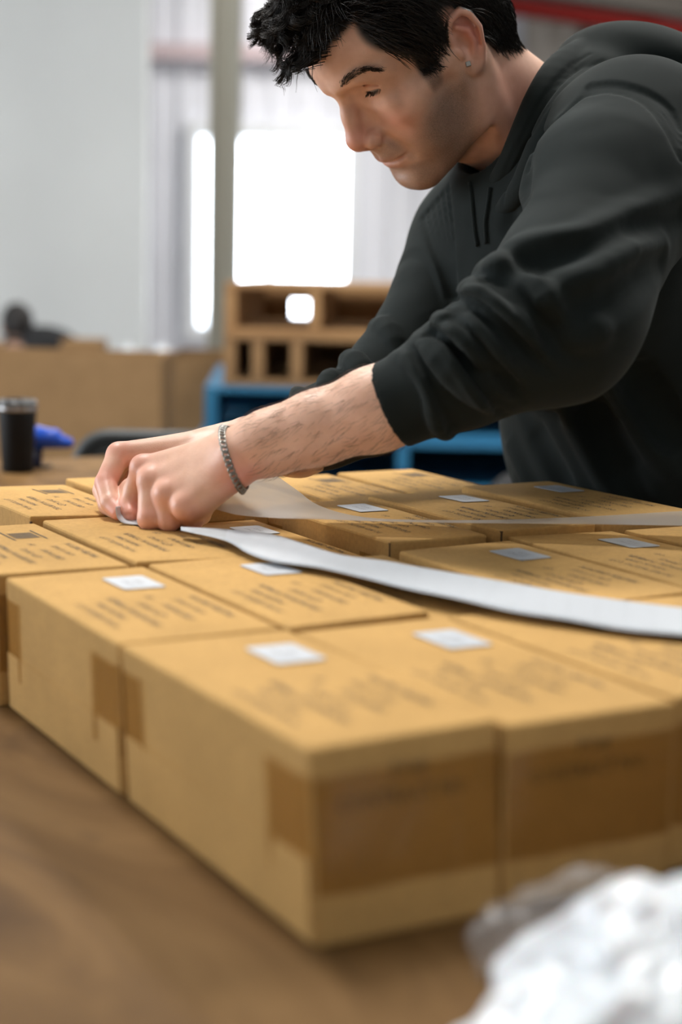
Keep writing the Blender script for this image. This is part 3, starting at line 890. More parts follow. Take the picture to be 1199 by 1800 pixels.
BT = BH + TZ
def hands(B):
    # left hand: fist closed over the liner, index finger pinching the sticker
    wi, wm, wr, wp = at(418, 782, 1.452), at(415, 797, 1.442), at(413, 814, 1.434), at(413, 832, 1.432)
    mc = [at(252, 822, 1.487), at(266, 846, 1.471), at(294, 869, 1.454), at(325, 890, 1.441)]
    for a, b, ra in zip((wi, wm, wr, wp), mc, (.0135, .0135, .013, .012)):
        B.cone(a, b, ra, .0105, 0.012)
    B.cone(at(400, 800, 1.455), at(320, 850, 1.478), .018, .015, 0.014)      # palm
    B.cone(at(405, 830, 1.445), at(350, 885, 1.452), .016, .014, 0.012)      # heel of the palm
    for p, r in zip(mc, (.0114, .0124, .0116, .0108)):
        B.ell(p, (r, r, r), 0.006)
    pp = [at(236, 862, 1.502), onz(264, 911, BH + .0115), onz(297, 914, BH + .0112), onz(338, 914, BH + .0105)]
    fr = [(.0106, .0100), (.0118, .0113), (.0110, .0106), (.0104, .0098)]
    for p, q, (a, b) in zip(mc, pp, fr):
        B.cone(p, q, a, b, 0.0045)
    nxt = [at(226, 888, 1.500), onz(275, 903, BH + .011), onz(312, 905, BH + .011), onz(352, 905, BH + .012)]
    tip = [at(230, 904, 1.490), at(300, 880, 1.487), at(330, 885, 1.475), at(362, 890, 1.462)]
    back = CF * 0.016
    B.chain([pp[0], nxt[0], tip[0]], [.0094, .0086, .0076], 0.003)
    for i in (1, 2, 3):
        n2 = nxt[i] + back * (1.2 if i < 3 else 0.5)
        B.chain([pp[i], n2, tip[i] + back * 0.6], [fr[i][1], .0088, .0078], 0.003)
    B.chain([at(395, 815, 1.47), at(320, 850, 1.505), at(262, 876, 1.515), at(236, 901, 1.500)], [.017, .0125, .0112, .0082], 0.008, kk=0.003)
    # creases between the fingers
    # right hand behind it: index finger bent at the knuckle, thumb and finger holding the sticker
    wr_ = [at(382, 786, 1.590), at(382, 796, 1.578), at(382, 806, 1.570)]
    m2 = [at(209, 799, 1.545), at(216, 800, 1.572), at(232, 804, 1.592), at(250, 812, 1.606)]
    B.cone(at(390, 790, 1.578), m2[0], .0205, .0118, 0.014)
    B.cone(at(390, 790, 1.590), m2[1], .019, .0118, 0.014)
    B.cone(at(385, 800, 1.600), m2[2], .017, .0112, 0.014)
    B.cone(at(385, 805, 1.605), m2[3], .016, .0105, 0.014)
    B.chain([m2[0], at(186, 849, 1.527), at(194, 884, 1.508), at(209, 901, 1.497)], [.0112, .0104, .0092, .0078], 0.004, kk=0.002)
    B.chain([m2[1], at(182, 862, 1.553), at(190, 888, 1.535), at(205, 899, 1.520)], [.0112, .0102, .0092, .008], 0.004, kk=0.002)
    B.chain([m2[2], at(205, 866, 1.590), at(225, 885, 1.580), at(245, 880, 1.57)], [.0108, .010, .009, .008], 0.004, kk=0.002)
    B.chain([m2[3], at(240, 872, 1.605), at(258, 880, 1.595), at(270, 866, 1.585)], [.0098, .009, .008, .0075], 0.004, kk=0.002)
    B.chain([at(370, 806, 1.560), at(280, 832, 1.530), at(232, 862, 1.522), at(217, 897, 1.503)], [.018, .0132, .0115, .0083], 0.008, kk=0.003)

PERSON = empty('person', (0.85, 0.76, 0))
BODY = build_body()

bP, bQ = BODY.mesh(0.0015)
bP = relax(bP, bQ, 1, 0.4)
PO = np.array([0.85, 0.76, 0.0])
bN = normals(bP, bQ)
HLc = (bP - HO) @ HW * 1000.0                     # head coordinates of every vertex
def g3(c, r):                                     # soft blob in head coordinates
    q = (HLc - np.array(c)) / np.array(r)
    return np.exp(-(q * q).sum(1))
sF, sL, sU = HLc[:, 0], np.abs(HLc[:, 1]), HLc[:, 2]
near = (np.linalg.norm(HLc - np.array([0, 0, 0]), axis=1) < 175)
ss = lambda a, b, x: np.clip((x - a) / (b - a), 0, 1) ** 2 * (3 - 2 * np.clip((x - a) / (b - a), 0, 1))
# beard shadow: jaw, chin, upper lip
jawline = ss(2, -28, sU + 0.55 * np.maximum(sF - 42, 0) ) 
stub = jawline * ss(92, 58, sF - 0.0 * sU) * ss(-8, 14, sF + 0.35 * (sU + 20)) * ss(-128, -104, sU)
chin = ss(-60, -70, sU) * ss(30, 60, sF) * ss(-118, -104, sU)
moust = ss(-27, -36, sU) * ss(-54, -44, sU) * ss(62, 84, sF) * ss(38, 18, sL)
side = ss(22, 30, sF) * ss(46, 38, sF) * ss(56, 62, sL) * ss(24, 8, sU) * ss(-20, 0, sU)
stub = np.maximum.reduce([stub, 0.8 * chin, 0.7 * moust, side]) * near
lips = np.maximum(g3((95, 0, -49), (9, 17, 4.5)), g3((91, 0, -60), (9, 17, 5))) 
lips = np.maximum(lips, 0.8 * g3((86, 17, -52), (8, 8, 5))) * near
red = np.maximum.reduce([1.0 * g3((110, 0, -14), (14, 15, 13)), 0.55 * g3((75, 42, -15), (22, 18, 20)),
                         0.9 * g3((-16, 84, 18), (16, 10, 34)), 0.45 * g3((-30, 60, -70), (40, 30, 40))]) * near
kn = np.zeros(len(bP))
for p, r in [(at(252, 822, 1.487), .016), (at(267, 846, 1.472), .015), (at(296, 872, 1.455), .015), (at(327, 893, 1.442), .014),
             (onz(264, 911, BH + .0115), .014), (onz(297, 914, BH + .011), .013), (onz(338, 914, BH + .0105), .014), (at(230, 904, 1.49), .013),
             (at(186, 849, 1.527), .016), (at(207, 900, 1.497), .014), (at(209, 799, 1.545), .014), (at(420, 835, 1.425), .02)]:
    kn = np.maximum(kn, np.exp(-((bP - p) ** 2).sum(1) / r ** 2))
red = np.maximum(red, 0.95 * kn)
# scalp: everything above the hairline
def scalp_mask(f, l, u):
    front = ss(0, 8, u - (70 + 12 * ss(20, 45, l) - 0.0 * f) + 0.0 * f)
    fore = ss(0, 10, u - np.interp(l, [0, 25, 45, 60, 75], [72, 80, 88, 60, 30]) + np.maximum(0, 40 - f) * np.interp(l, [0, 40, 60], [3, 2, .6]))
    burn = ss(20, 24, f) * ss(44, 38, f) * ss(58, 64, l) * ss(6, 14, u)
    back = ss(-6, -14, f + 0.35 * np.minimum(u, 0) * 0) * ss(0, 10, u - np.interp(f, [-100, -75, -50, -34, -20, -4], [-62, -54, -42, -12, 40, 48]))
    mid = ss(0, 8, u - 47) * ss(34, 30, f)
    return np.maximum.reduce([fore * ss(-10, 0, f), burn, back, mid])
scalp = scalp_mask(sF, sL, sU) * near
ear = near & (sL > 68) & (((sF + 13) / 17) ** 2 + ((sU - 13) / 33) ** 2 < 1)
scalp = np.where(ear, 0, scalp)

def skin_material():
    m = mat('skin', (0.6, 0.36, 0.26), 0.42, spec=0.5)
    n = NT(m)
    a = n.n('ShaderNodeAttribute', attribute_name='tone')
    sep = n.n('ShaderNodeSeparateColor'); n.l(a.outputs['Color'], sep.inputs[0])
    co = n.coord('Object')
    fine = n.noise(1700, 3, co); mid = n.noise(60, 4, co)
    base = n.ramp(mid, [(0.3, (0.74, 0.43, 0.30)), (0.7, (0.86, 0.54, 0.40))])
    base = n.mix(sep.outputs[1], base, (0.74, 0.29, 0.22))
    lip = n.n('ShaderNodeMath', operation='MULTIPLY', i_1=0.85); n.l(a.outputs['Alpha'], lip.inputs[0])
    base = n.mix(lip.outputs[0], base, (0.36, 0.105, 0.085))
    dots = n.ramp(fine, [(0.36, (0, 0, 0)), (0.66, (1, 1, 1))])
    st = n.n('ShaderNodeMath', operation='MULTIPLY_ADD', i_1=0.40, i_2=0.46); n.l(dots, st.inputs[0])
    st2 = n.n('ShaderNodeMath', operation='MULTIPLY'); n.l(st.outputs[0], st2.inputs[0]); n.l(sep.outputs[0], st2.inputs[1])
    base = n.mix(st2.outputs[0], base, (0.095, 0.072, 0.06))
    base = n.mix(sep.outputs[2], base, (0.03, 0.025, 0.022))
    n.color(base)
    n.b.inputs['Subsurface Weight'].default_value = 0.12
    n.b.inputs['Subsurface Radius'].default_value = (0.008, 0.003, 0.0015)
    n.b.inputs['Subsurface Scale'].default_value = 0.6
    n.bump(n.noise(700, 4, co), 0.25, 0.0006)
    return m
SKIN = skin_material()
me = fastmesh('body', bP - PO, bQ)
ca = me.color_attributes.new('tone', 'FLOAT_COLOR', 'POINT')
ca.data.foreach_set('color', np.stack([stub, red, scalp, lips], 1).astype(np.float32).ravel())
body = link('body', me, SKIN, PERSON, True)
tag(PERSON, 'man in a dark charcoal hoodie leaning over the cartons, peeling a white label', 'person')

# ------------------------------------------------------------------ eyes, brows, hair of the head
M_HAIR = mat('dark_brown_hair', (0.016, 0.0125, 0.010), 0.42, spec=0.35)
M_BROW = mat('brow_hair', (0.030, 0.020, 0.014), 0.5, spec=0.2)
M_EYEW_SHADED = mat('shaded_eye_white', (0.36, 0.31, 0.28), 0.2)  # shadow under the lids is put into this colour
M_IRIS = mat('dark_iris', (0.035, 0.02, 0.012), 0.12)
def ball(c, r, name, m, parent, seg=24, squash=None):
    mb = MB(); prof = [(max(1e-5, r * math.sin(t)), -r * math.cos(t)) for t in np.linspace(0.001, math.pi - 0.001, seg // 2 + 1)]
    mb.lathe(prof, seg, None)
    V = [np.array(v) for v in mb.V]
    if squash is not None: V = [squash @ v for v in V]
    return link(name, mesh(name, [v + c - PO for v in V], mb.F), m, parent, True)
for s in (1, -1):
    E = np.array([68.6, s * 31.0, 25.0])
    eb = ball(hl(*E), 0.0126, 'eyeball', M_EYEW_SHADED, body)
    g = np.array([0.90, -0.02, -0.36]); g /= np.linalg.norm(g)
    ball(hl(*(E + g * 6.3)), 0.0074, 'iris', M_IRIS, eb)

# short hairs rooted on the skin: brows, lashes
_m = (HLc[:, 0] > 45) & (HLc[:, 2] > 25) & (HLc[:, 2] < 75) & (np.abs(HLc[:, 1]) < 62)
_fl = HLc[_m]
def skin_f(l, u):
    c = _fl[(np.abs(_fl[:, 1] - l) < 1.6) & (np.abs(_fl[:, 2] - u) < 1.6), 0]
    return c.max() if len(c) else 80.0
BROW = []
for q in ((600, 150), (611, 138), (627, 126), (646, 119), (669, 119)):
    p = (BODY.hit(q[0], q[1], 1.45, 1.8, 0.001) - HO) @ HW * 1000
    BROW.append((abs(p[1]), p[2]))
for s in (1, -1):
    cs = []; rs = []
    path = spline(BROW, 40)
    for k in range(300):
        t = rng.random() ** 0.9; i = min(39, int(t * 39.99)); l, u = path[i]
        wd = np.interp(t, [0, 0.15, 0.6, 1], [2.6, 3.6, 2.8, 0.9])
        l = l + rng.normal(0, 0.8); u = u + rng.uniform(-wd, wd)
        f = skin_f(s * l, u) - 0.5
        d = np.array([-0.35, s * 0.85, np.interp(t, [0, 0.3, 1], [0.9, 0.35, -0.35]) + rng.normal(0, 0.15)]); d /= np.linalg.norm(d)
        L = rng.uniform(5, 8.5)
        q = np.linspace(0, 1, 5)[:, None]
        pts = np.array([f, s * l, u]) + d * L * q + np.array([1.0, 0, 0]) * (1.5 * np.sin(q * 2.6))
        cs.append([hl(*p) - PO for p in pts]); rs.append(np.array([.22, .22, .20, .14, .04]) * 0.001)
    strands('eyebrow', cs, rs, M_BROW, body)
    cs = []; rs = []
    for k in range(70):
        dl = rng.uniform(-11, 12.5); up = 22.9 + 0.13 * dl + np.interp(abs(dl), [0, 12], [3.0, 0.6])
        E = np.array([68.6, s * 31.0, 25.0])
        f = E[0] + math.sqrt(max(1, 13.9 ** 2 - dl * dl - (up - 25) ** 2)) - 0.5
        d = np.array([0.75, s * (0.03 * dl), -0.62]); q = np.linspace(0, 1, 4)[:, None]
        pts = np.array([f, s * (31.5 + dl), up]) + d * q * rng.uniform(5, 7.5) + np.array([0, 0, 2.0]) * q ** 2
        cs.append([hl(*p) - PO for p in pts]); rs.append(np.array([.28, .24, .16, .04]) * 0.001)
    strands('eyelashes', cs, rs, M_HAIR, body)

# scalp hair: combed sides, longer wavy fringe
idx = np.where((scalp > 0.55))[0]
Fm, Lm, Um = HLc[:, 0], HLc[:, 1], HLc[:, 2]
Nl = bN @ HW                                          # normals in head axes
def push_out(C, gap, root_n, it=3):
    sh = C.shape
    for _ in range(it):
        P = (HO + (C.reshape(-1, 3) * 0.001) @ HW.T).astype(np.float32)
        d = SKULL.field(P, P.min(0), P.max(0)).reshape(sh[:2]) * 1000
        C = C + root_n[:, None, :] * np.clip(gap - d, 0, 12)[..., None]
    return C
SKULL = Sculpt(); SKULL.frame(HO, HW, 0.001)
SKULL.ell((-8, 0, 50), (97, 76, 79), 0); SKULL.ell((-58, 0, -8), (47, 57, 50), 22); SKULL.ell((38, 0, 55), (62, 64, 50), 22); SKULL.ell((36, 0, -18), (50, 57, 74), 24)
SKULL.cone((-22, 0, -20), (-58, 14, -150), 56, 62, 22)
def side_hair(n):
    w = np.ones(len(idx)); w[Lm[idx] < -20] = 0.45; w[(Fm[idx] > 62) & (Um[idx] < 100)] = 0.02
    r = rng.choice(idx, n, p=w / w.sum())
    root = HLc[r]; nr = Nl[r]
    m = 8; t = np.linspace(0, 1, m)
    top = ss(45, 95, root[:, 2])                      # 0 on the sides, 1 on top
    back = ss(-20, -60, root[:, 0])
    fr_ = top * ss(32, 10, root[:, 1])
    top = top * ss(60, 25, root[:, 1])
    d = np.stack([-0.30 + 0.25 * back + 1.2 * fr_, 0.25 * np.sign(root[:, 1]) * top, -0.95 + 0.75 * top], 1)
    d[:, 0] += 0.5 * ss(30, 46, root[:, 0]) * (1 - top) * -0.6
    d += rng.normal(0, 0.13, d.shape)
    d -= nr * (d * nr).sum(1)[:, None]; d /= np.linalg.norm(d, axis=1)[:, None]
    low = ss(10, -40, root[:, 2])
    L = (np.interp(root[:, 2], [-80, -30, 10, 60, 100], [9, 12, 20, 34, 44])) * rng.uniform(0.7, 1.15, n)
    L = np.where((root[:, 0] > 18) & (root[:, 2] < 30), 9, L)
    lift = np.interp(root[:, 2], [-80, -30, 20, 70, 110], [1.2, 2.2, 5, 11, 20]) * rng.uniform(0.3, 1.25, n)
    C = root[:, None, :] + d[:, None, :] * (L[:, None] * t)[..., None] + nr[:, None, :] * (lift[:, None] * np.sin(np.clip(t * 2.2, 0, 1.9)))[..., None]
    wv = rng.uniform(0, 6.28, n)
    side = np.cross(d, nr)
    C += side[:, None, :] * (1.6 * np.sin(t[None, :] * 4 + wv[:, None]) * t)[..., None]
    C = push_out(C, 1.0, nr)
    hitear = ((((C[..., 0] + 13) / 19) ** 2 + ((C[..., 2] - 13) / 36) ** 2 < 1) & (np.abs(C[..., 1]) > 62)).any(1)
    C = C[~hitear]; n = len(C)
    R = np.interp(t, [0, .6, 1], [.42, .40, .10])[None, :] * rng.uniform(.8, 1.2, n)[:, None]
    return C, R * 0.001
GL = HW.T @ np.array([0, 0, -1.0])                     # gravity in head axes
def fringe(n, K=80):
    """locks that rise from the front of the scalp, fall forward with gravity and curl at the tips"""
    sel = idx[(Um[idx] > 62) & (Fm[idx] > 25) & (Lm[idx] < 34) & (Lm[idx] > -55)]
    g = rng.choice(sel, K)
    m = 22; t = np.linspace(0, 1, m)
    Cs = []; Rs = []
    per = n // K
    for k in range(K):
        root = HLc[g[k]]; nr = Nl[g[k]]
        fr = ss(40, 92, root[0]); nearside = ss(0, 30, root[1])
        up = rng.uniform(12, 26) * (1 - .25 * nearside)
        fwd = (rng.uniform(6, 18) + 30 * (1 - fr)) * (1 - .35 * nearside)
        drop = rng.uniform(12, 38) * (1 - 0.75 * nearside)
        sw = rng.uniform(-20, 10) - 12 * nearside
        guide = root + nr * (up * np.sin(np.clip(t * 2.0, 0, 1.75)))[:, None] + np.array([1, 0, .25]) * (fwd * np.sin(t * 1.5))[:, None] \
            + GL * (drop * t ** 2.0)[:, None] + np.array([0, 1, 0]) * (sw * t ** 1.3)[:, None]
        ph = rng.uniform(0, 6.28); fq = rng.uniform(9, 16); am = rng.uniform(4.5, 8.5)
        guide = guide + np.stack([am * t ** 1.5 * np.cos(fq * t + ph), am * t ** 1.4 * np.sin(fq * t * .9 + ph * 2), am * t ** 1.5 * np.sin(fq * t + ph)], 1)
        for _ in range(per):
            o = rng.normal(0, 1, 3) * np.array([6, 6, 4]); o -= nr * (o @ nr)
            tw = rng.normal(0, 1, 3) * 2.6
            c = guide + o[None, :] * np.interp(t, [0, .5, 1], [1, .45, .34])[:, None] + tw * (np.sin(t * 5 + rng.uniform(0, 6)) * t)[:, None] * 0.6
            e = rng.uniform(0.70, 1.0)
            j = np.linspace(0, e * (m - 1), m); i0 = np.minimum(j.astype(int), m - 2); f = (j - i0)[:, None]
            Cs.append(c[i0] * (1 - f) + c[i0 + 1] * f); Rs.append(np.interp(t, [0, .7, 1], [.40, .36, .08]) * 0.001 * rng.uniform(.8, 1.2))
    C = np.array(Cs); C = push_out(C, 1.2, np.repeat(Nl[g], per, 0), 2)
    return C, np.array(Rs)
SC, SR = side_hair(9000)
strands('hair', (HO + (SC * 0.001) @ HW.T) - PO, SR, M_HAIR, PERSON)['label'] = 'short dark hair combed back at the sides'
FC, FR = fringe(4200)
strands('fringe', (HO + (FC * 0.001) @ HW.T) - PO, FR, M_HAIR, PERSON)['label'] = 'wavy dark fringe hanging over the forehead'
# fine hairs on the forearm
fa = [at(700, 700, 1.41), at(556, 752, 1.425), at(450, 786, 1.436)]
ax = (fa[2] - fa[0]); Lx = np.linalg.norm(ax); ax = ax / Lx
tt = (bP - fa[0]) @ ax
selA = np.where((tt > 0) & (tt < Lx) & (np.linalg.norm(bP - fa[0] - tt[:, None] * ax, axis=1) < 0.05))[0]
r = rng.choice(selA, 900)
d = ax + rng.normal(0, 0.25, (900, 3)) + np.array([0, 0, -0.35]); d -= bN[r] * (d * bN[r]).sum(1)[:, None]; d /= np.linalg.norm(d, axis=1)[:, None]
t = np.linspace(0, 1, 5); Lh = rng.uniform(.006, .014, 900)
C = bP[r][:, None, :] + d[:, None, :] * (Lh[:, None] * t)[..., None] + bN[r][:, None, :] * (0.0022 * np.sin(t * 2.4))[None, :, None]
strands('arm_hair', C - PO, np.interp(t, [0, .5, 1], [.00010, .00009, .00003])[None, :] * np.ones((900, 1)), mat('arm_hair_brown', (0.07, 0.04, 0.025), 0.5), body)

# ------------------------------------------------------------------ hoodie
H = Sculpt()
v3 = lambda x, y, z: np.array([x, y, z + TZ], float)
# trunk
H.ell(v3(.680, .735, .350), (.125, .178, .150), 0)
H.ell(v3(.790, .745, .190), (.118, .185, .19), .06)
H.ell(v3(.868, .755, .00), (.122, .190, .15), .06)
hLS, hRS, hN = at(1118, 262, 1.565), at(836, 432, 1.80), at(930, 275, 1.70)
H.cone(hN + np.array([.03, 0, -.02]), hLS, .075, .078, .05)
H.cone(hN + np.array([.03, 0, -.02]), hRS, .062, .060, .05)
# left sleeve
H.chain([hLS, at(1075, 345, 1.50), at(1000, 520, 1.405), at(968, 575, 1.385)], [.080, .079, .068, .066], .035, kk=.02)
H.chain([at(985, 568, 1.382), at(905, 598, 1.372), at(812, 652, 1.385), at(762, 678, 1.395)], [.066, .054, .046, .041], .02)
H.cone(at(785, 668, 1.391), at(650, 731, 1.411), .042, .0375, .006)
# right sleeve
H.chain([hRS, at(790, 520, 1.775), at(690, 670, 1.715), at(650, 715, 1.695)], [.062, .058, .050, .047], .035, kk=.02)
H.chain([at(650, 715, 1.695), at(575, 748, 1.665), at(500, 780, 1.632)], [.047, .040, .037], .02)
HB = len(H.ops)

z3 = lambda a, b: (640 + a * 0.4666, 60 + b * 0.4666)
def crest(pts, r, out, k, sub=False, conv=z3, d0=1.2, d1=2.1, n=None, taper=True, T=None):
    """a fold: tube along the cloth surface under the given sight lines"""
    P = []
    T = T or H
    ops = T.ops; T.ops = ops[:HB] if T is H else ops[:DB]
    for a in spline(pts, n or max(6, 3 * len(pts))):
        x, y = conv(*a)
        p = T.hit(x, y, d0, d1)
        if p is None: continue
        e = 0.004
        q = np.array([p + e * np.eye(3)[i] for i in range(3)] + [p - e * np.eye(3)[i] for i in range(3)], np.float32)
        f = T.field(q); nn = f[:3] - f[3:]; nn = nn / (np.linalg.norm(nn) + 1e-9)
        P.append(p + nn * out)
    T.ops = ops
    if len(P) < 2: return
    t = np.linspace(0, 1, len(P))
    R = r * (np.interp(t, [0, .2, .8, 1], [.45, 1, 1, .45]) if taper else np.ones(len(P)))
    T.tube(P, R, k, sub)
ident = lambda a, b: (a, b)
# bunched folds of the pushed-up sleeves: tilted rolls of cloth all round the arm
def roll(Tp, Bp, dep, half, r, inset, seed, k=.004, lean=0.0):
    """closed roll through image points Tp (upper outline) and Bp (lower outline) at depth dep"""
    T_, B_ = at(*Tp, dep), at(*Bp, dep + lean); c = (T_ + B_) / 2; e1 = (T_ - B_) / 2
    L = np.linalg.norm(e1); e1 = e1 / L * (L - inset)
    rr = np.random.default_rng(seed); ph = rr.uniform(0, 6.28, 3)
    th = np.linspace(0, 2 * math.pi, 21)
    w = 1 + .14 * np.sin(2 * th + ph[0]) + .12 * np.sin(3 * th + ph[1])
    P = [c + e1 * math.cos(t) * (1 + .03 * math.sin(3 * t + ph[2])) - CF * math.sin(t) * (half - inset) + (CR * .006 * math.sin(2 * t + ph[1])) for t in th]
    H.tube(P, r * w, k)
roll((846, 470), (1030, 618), 1.375, .070, .0150, .012, 1, .004)
roll((806, 506), (990, 646), 1.374, .066, .0125, .008, 2, .002)
roll((768, 560), (940, 692), 1.376, .062, .0120, .008, 4, .002)
roll((724, 594), (870, 728), 1.382, .057, .0120, .008, 6, .002)
roll((698, 618), (798, 766), 1.390, .049, .0100, .007, 7, .002)
roll((668, 566), (716, 740), 1.720, .058, .0125, .009, 12, .002)
roll((614, 618), (664, 784), 1.692, .055, .0120, .008, 13, .002)
roll((572, 650), (612, 806), 1.672, .050, .0115, .008, 14, .002)
roll((530, 682), (560, 818), 1.655, .044, .0110, .007, 15, .002)
HB = len(H.ops)
for pts in ([(330, 1000), (400, 988), (480, 1042), (570, 1130), (650, 1230), (715, 1285)], [(270, 1085), (330, 1062), (400, 1112), (480, 1210), (560, 1320), (608, 1388)],
            [(215, 1140), (270, 1126), (340, 1190), (410, 1300), (480, 1400), (535, 1438)], [(182, 1180), (225, 1255), (280, 1370), (330, 1480), (345, 1528)],
            [(440, 930), (530, 935), (620, 1010), (690, 1110), (730, 1200)]):
    crest(pts, .0060, .0010, .0025, True, n=26)
for pts in ([(372, 960), (440, 968), (520, 1030), (610, 1120), (690, 1215)], [(310, 1040), (370, 1052), (445, 1120), (520, 1210), (590, 1300)], [(300, 1110), (350, 1130), (420, 1215), (490, 1310), (545, 1375)],
            [(235, 1150), (290, 1185), (360, 1280), (430, 1380), (480, 1430)]):
    crest(pts, .0055, -.0005, .0025, n=26)
crest([(745, 1165), (800, 1185), (850, 1160)], .012, .003, .008, True)
crest([(690, 1040), (705, 1110), (735, 1170)], .010, .003, .008, True)
crest([(440, 905), (540, 890), (640, 950), (700, 1030)], .008, .003, .006, True)
# long soft folds of the upper arm
crest([(475, 865), (570, 815), (700, 790), (850, 765), (1010, 705), (1190, 615)], .016, -.008, .016)
crest([(560, 880), (700, 850), (860, 830), (1000, 770), (1190, 680)], .014, .007, .016, True)
crest([(730, 980), (850, 930), (980, 850), (1180, 760)], .018, -.009, .016)
crest([(800, 1010), (900, 1020), (1000, 950), (1120, 860)], .014, .007, .016, True)
crest([(620, 480), (600, 570), (590, 640), (545, 720)], .010, .004, .014, True)
crest([(765, 1130), (820, 1150), (870, 1130), (910, 1080)], .012, -.006, .012)
# hanging folds of the trunk
crest([(720, 1330), (780, 1440), (850, 1570), (920, 1690), (990, 1800)], .017, -.007, .010, conv=z3, d0=1.58)
crest([(880, 1200), (950, 1320), (1030, 1450), (1120, 1590), (1190, 1700)], .019, -.007, .010, conv=z3, d0=1.58)
crest([(790, 1300), (870, 1440), (950, 1590), (1050, 1760)], .022, .007, .012, True, conv=z3, d0=1.58)
crest([(980, 1230), (1060, 1340), (1130, 1450), (1195, 1540)], .022, .007, .012, True, conv=z3, d0=1.58)
crest([(520, 1470), (570, 1580), (620, 1690), (665, 1790)], .015, -.007, .010, conv=z3, d0=1.58)
crest([(600, 1420), (660, 1530), (730, 1660), (790, 1780)], .018, .007, .012, True, conv=z3, d0=1.58)
# hood: rolled edge round the neck and the bag lying on the back
hood = [at(868, 338, 1.665), at(900, 292, 1.632), at(930, 235, 1.612), at(958, 180, 1.615), at(992, 132, 1.640), at(1035, 108, 1.690), at(1030, 115, 1.76), at(985, 150, 1.815), at(920, 230, 1.825), at(868, 300, 1.79), at(850, 335, 1.73)]
hp = spline(hood, 40)
D = Sculpt()
D.ell(at(1125, 152, 1.70), (.085, .112, .052), 0, A=np.array([[.86, .05, .5], [0, .99, 0], [-.5, 0, .86]]))
D.ell(at(1045, 165, 1.67), (.060, .080, .048), .014)
D.tube(hp, np.interp(np.arange(40), [0, 8, 18, 28, 39], [.012, .019, .025, .020, .012]), .0025)
ring2 = spline([at(884, 372, 1.640), at(924, 325, 1.602), at(956, 262, 1.578), at(990, 205, 1.582), at(1040, 155, 1.612), at(1110, 130, 1.640)], 24)
D.tube(ring2, np.interp(np.arange(24), [0, 6, 16, 23], [.010, .016, .021, .020]), .0025)
ring3 = spline([at(1000, 225, 1.575), at(1060, 180, 1.585), at(1130, 172, 1.60), at(1190, 205, 1.645), at(1225, 250, 1.70)], 20)
D.tube(ring3, np.interp(np.arange(20), [0, 6, 13, 19], [.010, .018, .018, .008]), .010)
HB = len(H.ops)
DB = len(D.ops)
# seams: stitched hood edge, shoulder panel, rib knit
seam = lambda pts, r=.0022, out=.0006, conv=z3, T=None: crest(pts, r, out, .0025, True, conv=conv, n=30, taper=False, T=T)
seam([(498, 640), (520, 555), (575, 430), (640, 300), (700, 205), (780, 120), (850, 75)], .0018, T=D)
seam([(520, 640), (545, 555), (600, 440), (668, 312), (735, 220), (820, 140), (900, 100)], .0018, T=D)
for k in range(5):
    q = k / 4
    seam([(830 + 14 * q, 226 - 30 * q), (940, 216 - 30 * q), (1050 + 10 * q, 255 - 38 * q), (1130 + 22 * q, 345 - 66 * q), (1195, 470 - 110 * q)], .0034 if k in (0, 4) else .0026, .0003)
seam([(616, 515), (628, 460), (660, 390), (700, 345), (790, 262), (835, 226)], .0034, .0003)
for k in range(6):
    q = k / 5
    seam([(218 + 95 * q, 690 - 110 * q), (240 + 85 * q, 760 - 60 * q), (275 + 60 * q, 850 - 10 * q), (322 + 20 * q, 985)], .0042, .0002)
# openings: neck and cuffs
for T in (H, D): T.cone(at(885, 225, 1.69), at(800, 90, 1.66), .060, .075, .004, True)
cu = at(686, 714, 1.405); ca_ = at(640, 735, 1.412) - at(760, 680, 1.394)
H.endcut(cu, ca_, .07); H.cone(at(725, 698, 1.400), at(640, 735, 1.412), .0325, .0345, .001, True)
cr = at(520, 772, 1.640); cb_ = at(490, 786, 1.628) - at(575, 748, 1.665)
H.endcut(cr, cb_, .07); H.cone(at(565, 755, 1.665), at(490, 790, 1.63), .033, .036, .001, True)
hV, hQ = H.mesh(0.0027)
hV = relax(hV, hQ, 1, 0.5)
dV, dQ = D.mesh(0.0024)
dV = relax(dV, dQ, 1, 0.5)
M_HOOD = mat('charcoal_fleece', (0.030, 0.0355, 0.0345), 0.9, spec=0.2)
n = NT(M_HOOD); co = n.coord('Object')
n.color(n.ramp(n.noise(5, 5, co), [(0.3, (0.0080, 0.0118, 0.0112)), (0.7, (0.0110, 0.0155, 0.0148))]))
n.b.inputs['Sheen Weight'].default_value = 0.05
n.b.inputs['Sheen Roughness'].default_value = 0.5
n.b.inputs['Sheen Tint'].default_value = (0.55, 0.62, 0.62, 1)
n.bump(n.noise(12, 1, n.coord('Object', (1, 1, 1.5)), 0.4, 0.9), 0.30, 0.010)
hoodie = link('hoodie', fastmesh('hoodie', hV - PO, hQ), M_HOOD, PERSON, True)
hd = link('hood', fastmesh('hood', dV - PO, dQ), M_HOOD, hoodie, True)
hoodie['label'] = 'dark charcoal hooded sweatshirt with sleeves pushed up'
# drawstrings
for pts in ([(398, 560), (405, 620), (412, 700), (420, 770), (430, 810)], [(474, 580), (466, 640), (456, 710), (457, 750), (460, 790)]):
    P = []
    for a in spline(pts, 14):
        x, y = z3(*a); p = min((q for q in (H.hit(x, y, 1.3, 2.0), D.hit(x, y, 1.3, 2.0)) if q is not None), key=lambda q: (q - CAM) @ CF, default=None)
        if p is not None: P.append(p - CF * 0.002 - PO)
    if len(P) > 2: MB().tube(P, .0022, 8).build('drawstring', M_HOOD, hoodie, True)

